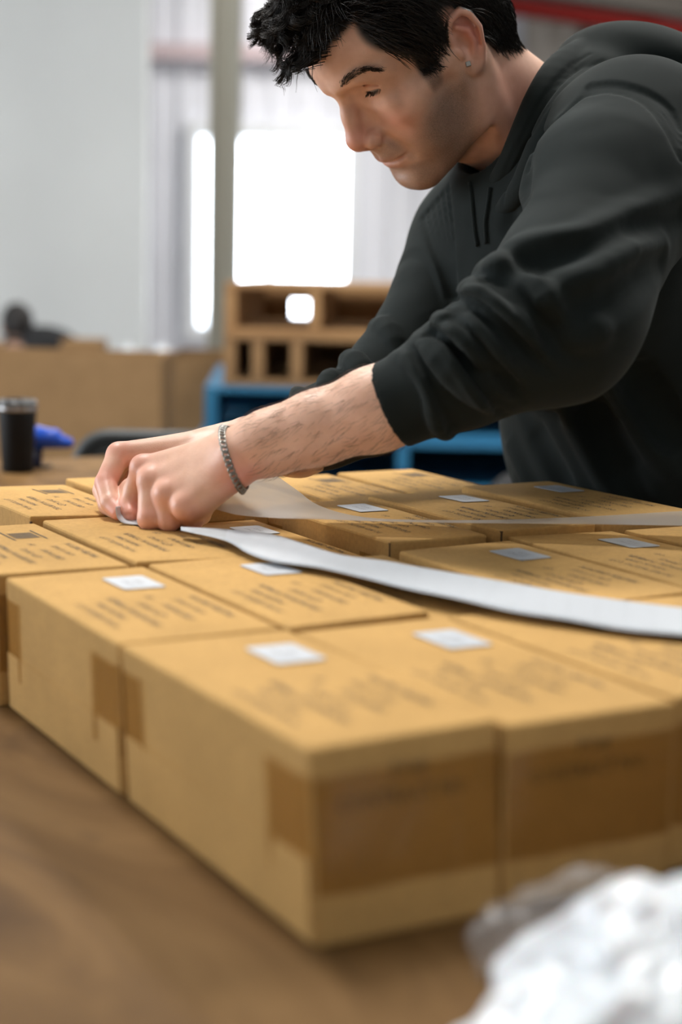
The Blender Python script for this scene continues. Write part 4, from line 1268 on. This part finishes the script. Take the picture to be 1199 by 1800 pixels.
# trousers and shoes
M_DENIM = mat('dark_denim', (0.018, 0.02, 0.026), 0.85)
J = Sculpt()
for s in (-1, 1):
    hy = .755 + s * .095
    J.chain([v3(.87, hy, .02), v3(.86, hy + s * .02, -.40), v3(.89, hy + s * .03, -.83)], [.098, .070, .056], .03)
J.ell(v3(.87, .755, .0), (.12, .18, .10), .05)
jV, jQ = J.mesh(0.008)
link('trousers', fastmesh('trousers', relax(jV, jQ, 2) - PO, jQ), M_DENIM, PERSON, True)
for s in (-1, 1):
    K = Sculpt(); hy = .755 + s * .125
    K.cone(v3(.91, hy, -.845), v3(.73, hy, -.862), .042, .036, .02); K.cone(v3(.89, hy, -.80), v3(.83, hy, -.84), .045, .04, .03)
    K.custom(lambda p: -(p[:, 2]), (.6, hy - .1, -.05), (1.0, hy + .1, .02), .002, False) if False else None
    kV, kQ = K.mesh(0.006); kV[:, 2] = np.maximum(kV[:, 2], 0.001)
    link('shoe', fastmesh('shoe', kV - PO, kQ), mat('black_shoe', (0.02, 0.02, 0.02), 0.6), PERSON, True)

# ------------------------------------------------------------------ label strip, liner, sticker in the fingers
def loft(A, B, across=6, sub=4):
    """sheet between two edge polylines"""
    A = spline(A, sub * (len(A) - 1) + 1); B = spline(B, sub * (len(B) - 1) + 1)
    V = []; F = []
    for a, b in zip(A, B):
        for k in range(across + 1): V.append(a + (b - a) * k / across)
    n = across + 1
    for i in range(len(A) - 1):
        for k in range(across):
            F.append((i * n + k, i * n + k + 1, (i + 1) * n + k + 1, (i + 1) * n + k))
    return np.array(V), F, A, B
M_LINER = mat('glassine_liner', (0.62, 0.60, 0.56), 0.35, spec=0.4)
n = NT(M_LINER)
tr = n.n('ShaderNodeBsdfTransparent', i_0=(0.95, 0.93, 0.9, 1)); tl = n.n('ShaderNodeBsdfTranslucent', i_0=(0.75, 0.73, 0.69, 1))
m1 = n.n('ShaderNodeMixShader', i_0=0.45); m2 = n.n('ShaderNodeMixShader', i_0=0.16)
n.l(n.b.outputs[0], m1.inputs[1]); n.l(tl.outputs[0], m1.inputs[2]); n.l(m1.outputs[0], m2.inputs[1]); n.l(tr.outputs[0], m2.inputs[2])
n.l(m2.outputs[0], n.t.nodes['Material Output'].inputs[0])
M_STRIP = mat('white_strip_paper', (0.53, 0.555, 0.58), 0.6)
top_e = [(318, 926), (400, 930), (476, 938), (536, 956), (600, 975), (680, 986), (740, 997), (840, 1014), (920, 1028), (1000, 1042), (1100, 1056), (1199, 1068), (1300, 1080)]
bot_e = [(318, 932), (396, 950), (436, 972), (482, 987), (560, 998), (640, 1016), (720, 1036), (800, 1052), (900, 1075), (1000, 1090), (1100, 1108), (1199, 1117), (1310, 1130)]
zz = [.012, .010, .009, .009, .010, .009, .008, .008, .007, .007, .006, .006, .006]
A = [onz(x, y, BH + z) for (x, y), z in zip(top_e, zz)]; Bq = [onz(x, y, BH + z - .001) for (x, y), z in zip(bot_e, zz)]
V, F, A2, B2 = loft(A, Bq, 4, 4)
strip = empty('label_strip', A[5]); O5 = np.array(A[5])
o = link('liner', mesh('liner', V - O5, F), M_STRIP, strip, True)
so = o.modifiers.new('sheet', 'SOLIDIFY'); so.thickness = 0.0002
# labels still on the strip
for i in range(4, len(A2) - 3, 2):
    q = [A2[i] + (B2[i] - A2[i]) * 0.06, A2[i] + (B2[i] - A2[i]) * 0.94, A2[i + 2] + (B2[i + 2] - A2[i + 2]) * 0.94, A2[i + 2] + (B2[i + 2] - A2[i + 2]) * 0.06]
    c1, c2 = q[0] + (q[3] - q[0]) * 0.004, q[1] + (q[2] - q[1]) * 0.004
    c3, c4 = q[2] - (q[2] - q[1]) * 0.004, q[3] - (q[3] - q[0]) * 0.004
    mid0, mid1 = (A2[i + 1] * .94 + B2[i + 1] * .06), (A2[i + 1] * .06 + B2[i + 1] * .94)
    up = np.array([0, 0, .0003])
    VV = [p + up - O5 for p in (c1, mid0, c4, c3, mid1, c2)]
    VV += [v + np.array([0, 0, .00015]) for v in VV]
    lm = mesh('strip_label', VV, [(6, 11, 10, 7), (7, 10, 9, 8), (0, 1, 7, 6), (1, 2, 8, 7), (2, 3, 9, 8), (3, 4, 10, 9), (4, 5, 11, 10), (5, 0, 6, 11)])
    link('strip_label', lm, M_LABEL, strip)
tag(strip, 'long white strip of labels running from the fist to the right edge', 'label strip')
ln_a = [(392, 862, 1.490), (430, 838, 1.515), (469, 828, 1.535), (520, 860, 1.530), (562, 889, 1.520), (640, 909, 1.510), (760, 914, 1.505), (900, 913, 1.50), (1050, 907, 1.50), (1199, 898, 1.495), (1320, 890, 1.49)]
ln_b = [(372, 893, 1.460), (400, 901, 1.458), (425, 906, 1.456), (490, 911, 1.450), (560, 912.5, 1.445), (640, 915.5, 1.442), (760, 918.5, 1.44), (900, 920, 1.435), (1050, 921.5, 1.43), (1199, 924, 1.42), (1320, 926, 1.41)]
V, F, _, _ = loft([at(*p) for p in ln_a], [at(*p) for p in ln_b], 6, 4)
O6 = at(640, 912, 1.53)
lo_ = link('backing_paper', mesh('backing_paper', V - O6, F), M_LINER, None, True); lo_.location = O6
tag(lo_, 'translucent backing paper ribbon twisting from under the wrist to the right edge', 'backing paper')
se_t = [(214, 889), (215, 897), (218, 903), (226, 906.5), (238, 908), (248, 908.5)]
se_b = [(204, 891), (204.5, 902), (208, 912), (217, 919), (231, 921.5), (246, 922)]
V, F, _, _ = loft([at(x, y, 1.496) for x, y in se_t], [at(x, y, 1.474) for x, y in se_b], 4, 4)
O7 = at(216, 910, 1.48)
sk = link('peeled_sticker', mesh('peeled_sticker', V - O7, F), M_LABEL, None, True); sk.location = O7
so = sk.modifiers.new('sheet', 'SOLIDIFY'); so.thickness = 0.0004
tag(sk, 'small white sticker curled between the pinching fingertips', 'sticker')

# ------------------------------------------------------------------ bracelet, ear stud, earpiece
M_SILVER = mat('oxidised_silver', (0.30, 0.285, 0.26), 0.3, 1.0)
br = empty('bracelet'); br.parent = PERSON; br['label'] = 'silver curb chain bracelet'
bc = at(408, 801, 1.437)
e1 = at(385, 746, 1.437) - at(424, 858, 1.437); e1 /= np.linalg.norm(e1)
axa = at(474, 778, 1.434) - at(400, 803, 1.44); axa -= e1 * (axa @ e1); axa /= np.linalg.norm(axa)
e2 = np.cross(e1, axa)
def torus_mesh(R, r, sq, seg=12, rs=6):
    V = []; F = []
    for i in range(seg):
        a = 2 * math.pi * i / seg
        for j in range(rs):
            b = 2 * math.pi * j / rs
            V.append(((R + r * math.cos(b)) * math.cos(a) * sq, (R + r * math.cos(b)) * math.sin(a), r * math.sin(b)))
    for i in range(seg):
        for j in range(rs):
            F.append((i * rs + j, ((i + 1) % seg) * rs + j, ((i + 1) % seg) * rs + (j + 1) % rs, i * rs + (j + 1) % rs))
    return mesh('link', V, F)
lk = torus_mesh(.0027, .00095, 1.25); lk.materials.append(M_SILVER); lk.shade_smooth()
ring = []
for k in range(120):
    a = 2 * math.pi * k / 120; d = math.cos(a) * e1 + math.sin(a) * e2
    rr = np.arange(.012, .060, .0004); P = (bc + d * rr[:, None]).astype(np.float32)
    f = BODY.field(P); i = np.argmax(f > 0.0016); ring.append(rr[i])
ring = np.array(ring)
for _ in range(3): ring = (np.roll(ring, 1) + ring + np.roll(ring, -1)) / 3
pts = np.array([bc + (math.cos(2 * math.pi * k / 120) * e1 + math.sin(2 * math.pi * k / 120) * e2) * (ring[k] + .0006) for k in range(120)])
seg = np.linalg.norm(np.roll(pts, -1, 0) - pts, axis=1); cum = np.concatenate([[0], np.cumsum(seg)])
NL = int(cum[-1] / .0050); cl = np.vstack([pts, pts[:1]])
for k in range(NL):
    s_ = cum[-1] * k / NL; i = min(np.searchsorted(cum, s_, side='right') - 1, 119); f = (s_ - cum[i]) / max(seg[i], 1e-6)
    p = cl[i] + (cl[i + 1] - cl[i]) * f; tg = cl[i + 1] - cl[i]; tg /= np.linalg.norm(tg)
    nr = p - bc; nr -= tg * (nr @ tg); nr /= np.linalg.norm(nr); sd = np.cross(nr, tg)
    R = Matrix((tuple(tg), tuple(sd), tuple(nr))).transposed() @ Matrix.Rotation(0.62, 3, 'X') @ Matrix.Rotation(0.25, 3, 'Z')
    o = bpy.data.objects.new('link', lk); COL.objects.link(o); o.parent = br
    o.matrix_local = Matrix.Translation(p - PO) @ R.to_4x4()
eh = BODY.hit(823, 113, 1.4, 1.8, 0.001)
if eh is None: eh = at(823, 113, 1.58)
es = MB().box((-.0024, -.0024, -.0014), (.0024, .0024, .0014), None, .0004).build('ear_stud', M_SILVER, PERSON)
es.matrix_local = Matrix.Translation(eh - CF * .0008 - PO) @ Matrix((tuple(CR), tuple(CU), tuple(-CF))).transposed().to_4x4() @ Matrix.Rotation(0.3, 4, 'Z')
es['label'] = 'small square crystal ear stud'

# ------------------------------------------------------------------ things on the far end of the table
M_BLACK = mat('matt_black_coating', (0.007, 0.007, 0.008), 0.6, spec=0.25)
M_STEEL = mat('brushed_steel', (0.55, 0.55, 0.56), 0.3, 1.0)
M_CLEAR = mat('smoky_lid_plastic', (0.10, 0.105, 0.11), 0.2)
p = onz(31, 829, 0.0)
t = empty('tumbler', p)
MB().lathe([(0, 0), (.0245, 0), (.0255, .002), (.0305, .094), (.0305, .1005), (0, .1005)], 40).build('tumbler_body', M_BLACK, t, True)
MB().lathe([(0.0295, .1005), (.0312, .1005), (.0312, .107), (0.0295, .107)], 40).build('steel_rim', M_STEEL, t, True)
MB().lathe([(0, .107), (.0318, .107), (.0318, .114), (.0290, .117), (.026, .1175), (.025, .1135), (0, .1135)], 40).build('lid', M_CLEAR, t, True)
MB().box((-.010, .004, .1135), (.010, .020, .1185), None, .0015).build('lid_slider', M_BLACK, t)
tag(t, 'black insulated tumbler with steel rim and lid at the far left', 'tumbler')
M_BLUE = mat('glossy_blue_plastic', (0.008, 0.075, 0.52), 0.22)
p = onz(84, 822, 0.0)
t = empty('tape_gun', p, YAW)
K = Sculpt()
K.cone((-.020, 0, .048), (.034, 0, .042), .0175, .0095, 0); K.cone((-.020, 0, .054), (.012, 0, .055), .012, .010, .010)
K.cone((-.040, 0, .048), (-.020, 0, .050), .016, .017, .010)
kV, kQ = K.mesh(.002); link('tape_gun_body', fastmesh('tape_gun_body', kV, kQ), M_BLUE, t, True)
MB().tube([(-.014, 0, .040), (-.016, 0, .024), (-.018, 0, .008), (-.018, 0, .0)], [.0075, .0080, .0085, .0095], 12).build('handle', mat('navy_grip', (0.006, 0.012, 0.06), 0.5), t, True)
MB().box((-.034, -.016, 0), (.004, .016, .004), None, .001).build('foot', M_BLACK, t)
tag(t, 'glossy blue plastic tape gun standing behind the black tumbler', 'tape gun')

# ------------------------------------------------------------------ office chair past the end of the table
M_MESHF = mat('grey_mesh_fabric', (0.085, 0.09, 0.092), 0.8)
n = NT(M_MESHF); ck = n.n('ShaderNodeTexChecker'); ck.inputs['Scale'].default_value = 320; n.l(n.coord('Object'), ck.inputs['Vector'])
ck.inputs[1].default_value = (0.13, 0.135, 0.135, 1); ck.inputs[2].default_value = (0.06, 0.063, 0.065, 1); n.color(ck.outputs[0])
M_FRAMEB = mat('black_chair_plastic', (0.045, 0.05, 0.052), 0.5)
cp = at(330, 800, 3.02)
ch = empty('office_chair', (cp[0], cp[1], 0), YAW)
W2, Z0, Z1, R = .205, .50, .921, .06
loop = []
for cx, cz, a0 in ((W2 - R, Z1 - R, 0), (-W2 + R, Z1 - R, 90), (-W2 + R, Z0 + R, 180), (W2 - R, Z0 + R, 270)):
    for a in range(0, 91, 15):
        q = math.radians(a0 + a); loop.append((cx + R * math.cos(q), 0.02 * ((cx) / W2) ** 2, cz + R * math.sin(q)))
loop.append(loop[0])
MB().tube(loop, .013, 8, False).build('back_frame', M_FRAMEB, ch, True)
V = [(x, y + .003, z) for x, y, z in loop[:-1]]; k = len(V); V += [(x, y + .009, z) for x, y, z in V]
link('back_mesh', mesh('back_mesh', V, [tuple(range(k))[::-1], tuple(range(k, 2 * k))] + [(i, (i + 1) % k, k + (i + 1) % k, k + i) for i in range(k)]), M_MESHF, ch)
MB().box((-.03, .0, .38), (.03, .03, .55), None, .006).build('back_bracket', M_FRAMEB, ch)
MB().box((-.23, .0, .42), (.23, .46, .49), None, .025).build('seat', M_MESHF, ch, True)
MB().lathe([(0, .10), (.03, .10), (.03, .42), (0, .42)], 16, Matrix.Translation((0, .22, 0))).build('gas_lift', M_FRAMEB, ch, True)
for k in range(5):
    a = 2 * math.pi * k / 5 + .3; q = (.28 * math.cos(a), .22 + .28 * math.sin(a))
    arm = MB().tube([(0, .22, .12), (q[0] * .6, .22 + (q[1] - .22) * .6, .10), (q[0], q[1], .075)], [.025, .02, .015], 8).build('base_arm', M_FRAMEB, ch, True)
    MB().lathe([(0, -.012), (.03, -.012), (.033, 0), (.03, .012), (0, .012)], 16, Matrix.Translation((q[0], q[1], .033)) @ Matrix.Rotation(math.pi / 2, 4, 'X')).build('caster', M_FRAMEB, arm, True)
tag(ch, 'dark office chair with grey mesh back behind the fists', 'chair')

# ------------------------------------------------------------------ background: big cartons, bench, second worker
M_BIGCARD = cardboard('brown_gaylord_cardboard', (0.30, 0.185, 0.092))
M_BIGCARD2 = cardboard('darker_gaylord_cardboard', (0.24, 0.145, 0.07))
def bigbox(name, u0, u1, v0, v1, h, m, label, flaps, cat='carton', grp=None):
    """open-topped large carton with wall panels and flaps"""
    o = empty(name, room((u0 + u1) / 2, (v0 + v1) / 2, 0), YAW)
    a, b, th = (u1 - u0) / 2, (v1 - v0) / 2, .008
    for nm, lo, hi in (('panel', (-a, -b, 0), (a, -b + th, h)), ('panel', (-a, b - th, 0), (a, b, h)), ('panel', (-a, -b + th, 0), (-a + th, b - th, h)), ('panel', (a - th, -b + th, 0), (a, b - th, h)), ('bottom', (-a + th, -b + th, 0), (a - th, b - th, th))):
        MB().box(lo, hi, None, .002).build(nm, m, o)
    for (sx, sy, ang) in flaps:
        L = b * .9 if sx else a * .9; w = .22
        M = Matrix.Translation((sx * a, sy * b, h)) @ Matrix.Rotation(ang * (-sy if sy else 0), 4, 'X') @ Matrix.Rotation(ang * (sx if sx else 0), 4, 'Y')
        lo, hi = ((-L, 0, -.003), (L, sy * w, .003)) if sy else ((0, -L, -.003), (sx * w, L, .003))
        lo, hi = tuple(map(min, lo, hi)), tuple(map(max, lo, hi))
        MB().box(lo, hi, M, .001).build('flap', m, o)
    tag(o, label, cat, grp); return o
g1 = bigbox('bulk_carton', -1.42, -.475, 4.25, 4.58, .995, M_BIGCARD, 'large open brown carton on the floor at the left, flap raised', [(-1, 0, .1)])
MB().box((-.47, .165, .993), (-.02, .255, .999), Matrix.Translation((0, .165, .995)) @ Matrix.Rotation(.10, 4, 'X') @ Matrix.Translation((0, -.165, -.995)), .001).build('flap', M_BIGCARD, g1)
bigbox('bulk_carton', -.628, -.30, 5.78, 6.25, .915, M_BIGCARD2, 'narrow brown carton between the large open one and the pallets', [])
M_BENCH = wood('bench_wood', (0.35, 0.25, 0.16), (0.45, 0.33, 0.22))
bn = empty('packing_bench', room(-1.1, 6.3, 0), YAW)
MB().box((-.95, -.35, .74), (.45, .30, .78), None, .004).build('bench_top', M_BENCH, bn)
for x in (-.9, .40):
    for y in (-.3, .25): MB().box((x - .03, y - .03, 0), (x + .03, y + .03, .74)).build('leg', M_LEG, bn)
tag(bn, 'wooden packing bench behind the large open carton', 'bench')
sb = empty('small_carton', room(-1.0, 6.30, .78), YAW)
MB().box((-.075, -.10, 0), (.075, .10, .160), None, .003).build('carton_body', M_BIGCARD, sb); MB().box((-.075, -.012, .1602), (.075, .012, .1606)).build('tape', M_TAPE, sb)
tag(sb, 'small brown carton on the bench beside the seated worker', 'carton')
M_FILM = mat('white_plastic_film', (0.72, 0.76, 0.80), 0.28)
M_FILM.node_tree.nodes['Principled BSDF'].inputs['Subsurface Weight'].default_value = 0.15
def crumple(name, parts, m, h, amp, sc, loc, parent=None, floor=0.0):
    """crumpled bag: soft masses broken by ridged noise, standing on its floor"""
    K = Sculpt()
    for c, r in parts: K.ell(c, r, .03)
    V, Q = K.mesh(h); N = normals(V, Q)
    r2 = np.random.default_rng(3)
    d = np.zeros(len(V))
    for o_, (f, a) in enumerate(((sc, amp), (sc * 2.1, amp * .4))):
        for _ in range(5):
            w = r2.normal(0, 1, 3); w /= np.linalg.norm(w)
            d += a * (1 - 2 * np.abs(np.sin(f * (V @ w) + r2.uniform(0, 6) + 1.5 * np.sin(f * .6 * (V @ r2.normal(0, 1, 3)))))) / 2.5
    V = V + N * d[:, None]; V[:, 2] = np.maximum(V[:, 2], floor)
    V = relax(V, Q, 1)
    o = link(name, fastmesh(name, V, Q), m, parent, True); o.location = loc; return o
for k, (px, u, r) in enumerate(((232, -.84, .055), (280, -.715, .065))):
    o = crumple('plastic_bag', [((0, 0, .05), (r, r * .9, .07)), ((.03, .0, .09), (r * .6, r * .6, .06))], M_FILM, .006, .006, 40, room(u, 6.2, .78))
    tag(o, ['small crumpled white plastic bag on the bench, nearer the small carton', 'larger crumpled white plastic bag on the bench, nearer the column'][k], 'plastic bag')

wp = empty('person', room(-1.50, 7.5, 0), YAW + math.pi + 0.35); wp.scale = (.93, .93, .905)
def wmesh(nm, K, h, m, par):
    V, Q = K.mesh(h); return link(nm, fastmesh(nm, relax(V, Q, 1), Q), m, par, True)
K = Sculpt()                                          # head, neck, arms, hands (turned away, bent over the bench)
K.ell((0, 0, 1.035), (.070, .088, .098), 0); K.ell((0, -.035, 1.01), (.055, .06, .07), .03)
K.cone((0, .03, .97), (.02, .09, .90), .052, .06, .03)
for s in (-1, 1):
    K.ell((s * .072, 0, 1.02), (.010, .018, .028), .008)
    K.chain([(s * .19 + .03, .10, .82), (s * .24, -.05, .66), (s * .12, -.26, .72), (s * .10, -.36, .795)], [.045, .04, .032, .026], .02)
    K.ell((s * .10, -.40, .80), (.035, .05, .016), .015)
    for f in range(4): K.cone((s * .10 + (f - 1.5) * .018, -.43, .80), (s * .10 + (f - 1.5) * .021, -.485 + abs(f - 1.4) * .008, .792), .009, .0075, .006)
    K.cone((s * .07, -.40, .80), (s * .045, -.45, .795), .011, .009, .008)
K.cone((.02, .10, .88), (.04, .16, .55), .08, .10, .03)
SK2 = mat('background_skin', (0.38, 0.22, 0.15), 0.55)
wb = wmesh('body', K, .006, SK2, wp)
K = Sculpt()
K.ell((0, .012, 1.062), (.078, .094, .092), 0); K.ell((0, .045, 1.02), (.070, .055, .060), .02)
K.ell((0, -.085, .985), (.075, .06, .075), .01, True)
wmesh('hair', K, .006, mat('background_hair', (0.012, 0.009, 0.008), 0.6), wp)
K = Sculpt()
K.ell((.03, .13, .78), (.20, .13, .15), 0); K.ell((-.11, .03, .925), (.20, .13, .115), .04); K.ell((.04, .16, .58), (.18, .13, .18), .06)
K.cone((.02, .085, .905), (.17, .10, .83), .05, .065, .04); K.cone((.02, .085, .905), (-.14, .10, .83), .05, .065, .04)
for s in (-1, 1): K.chain([(s * .19 + .02, .10, .82), (s * .25, -.03, .67)], [.066, .056], .03)
K.ell((0, .05, 1.0), (.05, .055, .07), .006, True)
wmesh('shirt', K, .008, mat('black_shirt', (0.008, 0.009, 0.011), 0.8), wp)
K = Sculpt()
for s in (-1, 1): K.chain([(s * .10 + .03, .18, .52), (s * .13 + .02, -.22, .52), (s * .13 + .02, -.24, .06)], [.10, .075, .055], .03); K.cone((s * .13 + .02, -.22, .045), (s * .13 + .02, -.36, .035), .045, .035, .02)
wmesh('trousers', K, .010, mat('background_trousers', (0.02, 0.022, 0.03), 0.8), wp)
tag(wp, 'dark-haired person in black seated at the bench far behind, head bowed', 'person')
b2 = empty('sorting_table', room(-1.75, 8.35, 0), YAW)
MB().box((-.6, -.32, .66), (.6, .32, .70), None, .004).build('table_top', M_BENCH, b2)
for x in (-.55, .55):
    for y in (-.27, .27): MB().box((x - .025, y - .025, 0), (x + .025, y + .025, .66)).build('leg', M_LEG, b2)
tag(b2, 'wooden table in front of the seated background worker', 'table')
st = empty('stool', room(-1.50, 7.36, 0), YAW)
MB().lathe([(0, .33), (.17, .33), (.18, .345), (.17, .365), (0, .365)], 24).build('seat', M_FRAMEB, st, True)
for k in range(4):
    a = math.pi / 4 + k * math.pi / 2
    MB().tube([(.12 * math.cos(a), .12 * math.sin(a), .335), (.19 * math.cos(a), .19 * math.sin(a), 0)], .012, 8).build('leg', M_LEG, st)
tag(st, 'low stool under the seated background worker', 'stool')

# ------------------------------------------------------------------ pallets
M_PAL = wood('pallet_pine', (0.25, 0.125, 0.045), (0.42, 0.24, 0.10), (4, 40, 40), 0.7)
M_PALD = wood('aged_pallet_pine', (0.20, 0.105, 0.042), (0.36, 0.21, 0.09), (4, 40, 40), 0.75)
M_PALB = wood('blue_pallet_paint', (0.012, 0.12, 0.26), (0.025, 0.20, 0.37), (4, 30, 30), 0.6)
PH = .1485
def pallet(z, u0, v0, yaw, m, posts, label, back, k):
    o = empty('pallet', room(u0, v0, z), YAW + yaw)
    Wd, Dp = 1.22, 1.02
    for x in posts: MB().box((x, 0, .018), (x + .036, Dp, PH - .018), None, .003).build('stringer', m, o)
    for q in range(7):
        y = q * (Dp - .11) / 6
        MB().box((0, y, PH - .018), (Wd, y + .11, PH), None, .003).build('deck_board', m, o)
    for q in range(4):
        y = q * (Dp - .12) / 3
        MB().box((0, y, 0), (Wd, y + .12, .018), None, .003).build('bottom_board', m, o)
    if back and k == 0: MB().box((.125, Dp - .10, .082), (.28, Dp - .06, PH - .018), None, .003).build('back_block', m, o)
    if back:
        for x0, x1 in back: MB().box((x0, Dp - .10, .018), (x1, Dp - .06, PH - .018), None, .003).build('back_block', m, o)
    tag(o, label, 'pallet', 'stacked pallets'); return o
PV = 4.75
lab = ['top pine pallet of the stack beyond the forearm', 'second pine pallet of the stack, just under the top one', 'blue pallet directly under the two pine ones',
       'blue pallet, second below the pine ones', 'blue pallet, third below the pine ones', 'blue pallet, third up from the floor', 'blue pallet, second up from the floor', 'bottom blue pallet of the stack resting on the floor']
for k in range(8):
    z = PH * (7 - k)
    if k == 0: pallet(z, -.350, PV, -.04, M_PAL, (0, .245, .60, .92, 1.18), lab[k], [(.0, .125), (.28, .62)], k)
    elif k == 1: pallet(z, -.350, PV - .02, -.03, M_PALD, (0, .082, .195, .60, .92, 1.18), lab[k], [(0, 1.0)], k)
    else: pallet(z, -.432 + .016 * (k % 3), PV - .06, .02 * (k % 3), M_PALB, (0, .59, 1.18), lab[k], [(0, 1.2)], k)
# dark jacket on a stool behind the table, near the hoodie's hem
sp_ = at(860, 860, 3.3)
st = empty('stool', (sp_[0], sp_[1], 0), YAW)
MB().lathe([(0, .60), (.17, .60), (.18, .62), (.17, .645), (0, .645)], 24).build('seat', M_FRAMEB, st, True)
for k in range(4):
    a = math.pi / 4 + k * math.pi / 2
    MB().tube([(.12 * math.cos(a), .12 * math.sin(a), .605), (.20 * math.cos(a), .20 * math.sin(a), 0)], .013, 8).build('leg', M_LEG, st)
tag(st, 'tall stool under the black jacket behind the table', 'stool')
o = crumple('jacket', [((0, 0, .05), (.17, .15, .06)), ((-.05, 0, .10), (.10, .10, .07)), ((.09, .02, .11), (.08, .08, .09))], mat('black_jacket_fabric', (0.012, 0.012, 0.013), 0.8), .008, .012, 22, (sp_[0], sp_[1], .645))
tag(o, 'crumpled black jacket on a stool between table and blue pallets', 'jacket')

# ------------------------------------------------------------------ crumpled plastic in the foreground
bg = at(1150, 1700, .72); bz = np.array([bg[0], bg[1], TZ])
o = crumple('plastic_bag', [((0, 0, .020), (.075, .055, .035)), ((.0, .01, .045), (.038, .036, .030)), ((.05, .0, .050), (.045, .040, .035)), ((-.045, -.045, .008), (.07, .04, .022)), ((.04, -.05, .02), (.06, .05, .035))], M_FILM, .0022, .0050, 42, bz)
o.rotation_euler = (0, 0, YAW)
tag(o, 'crumpled white plastic bag in the near right corner of the table', 'plastic bag')
M_FILMC = mat('clear_plastic_film', (0.9, 0.9, 0.9), 0.12)
n = NT(M_FILMC); tr = n.n('ShaderNodeBsdfTransparent', i_0=(0.975, 0.975, 0.975, 1)); mx = n.n('ShaderNodeMixShader', i_0=0.13)
n.l(tr.outputs[0], mx.inputs[1]); n.l(n.b.outputs[0], mx.inputs[2]); n.l(mx.outputs[0], n.t.nodes['Material Output'].inputs[0])
fz = at(975, 1690, .80)
o = crumple('plastic_film', [((0, 0, .015), (.045, .03, .03)), ((.02, .0, .035), (.025, .02, .025))], M_FILMC, .0022, .0045, 80, (fz[0], fz[1], TZ))
o.rotation_euler = (0, 0, YAW)
tag(o, 'wisp of clear plastic film left of the white plastic bag', 'plastic film')
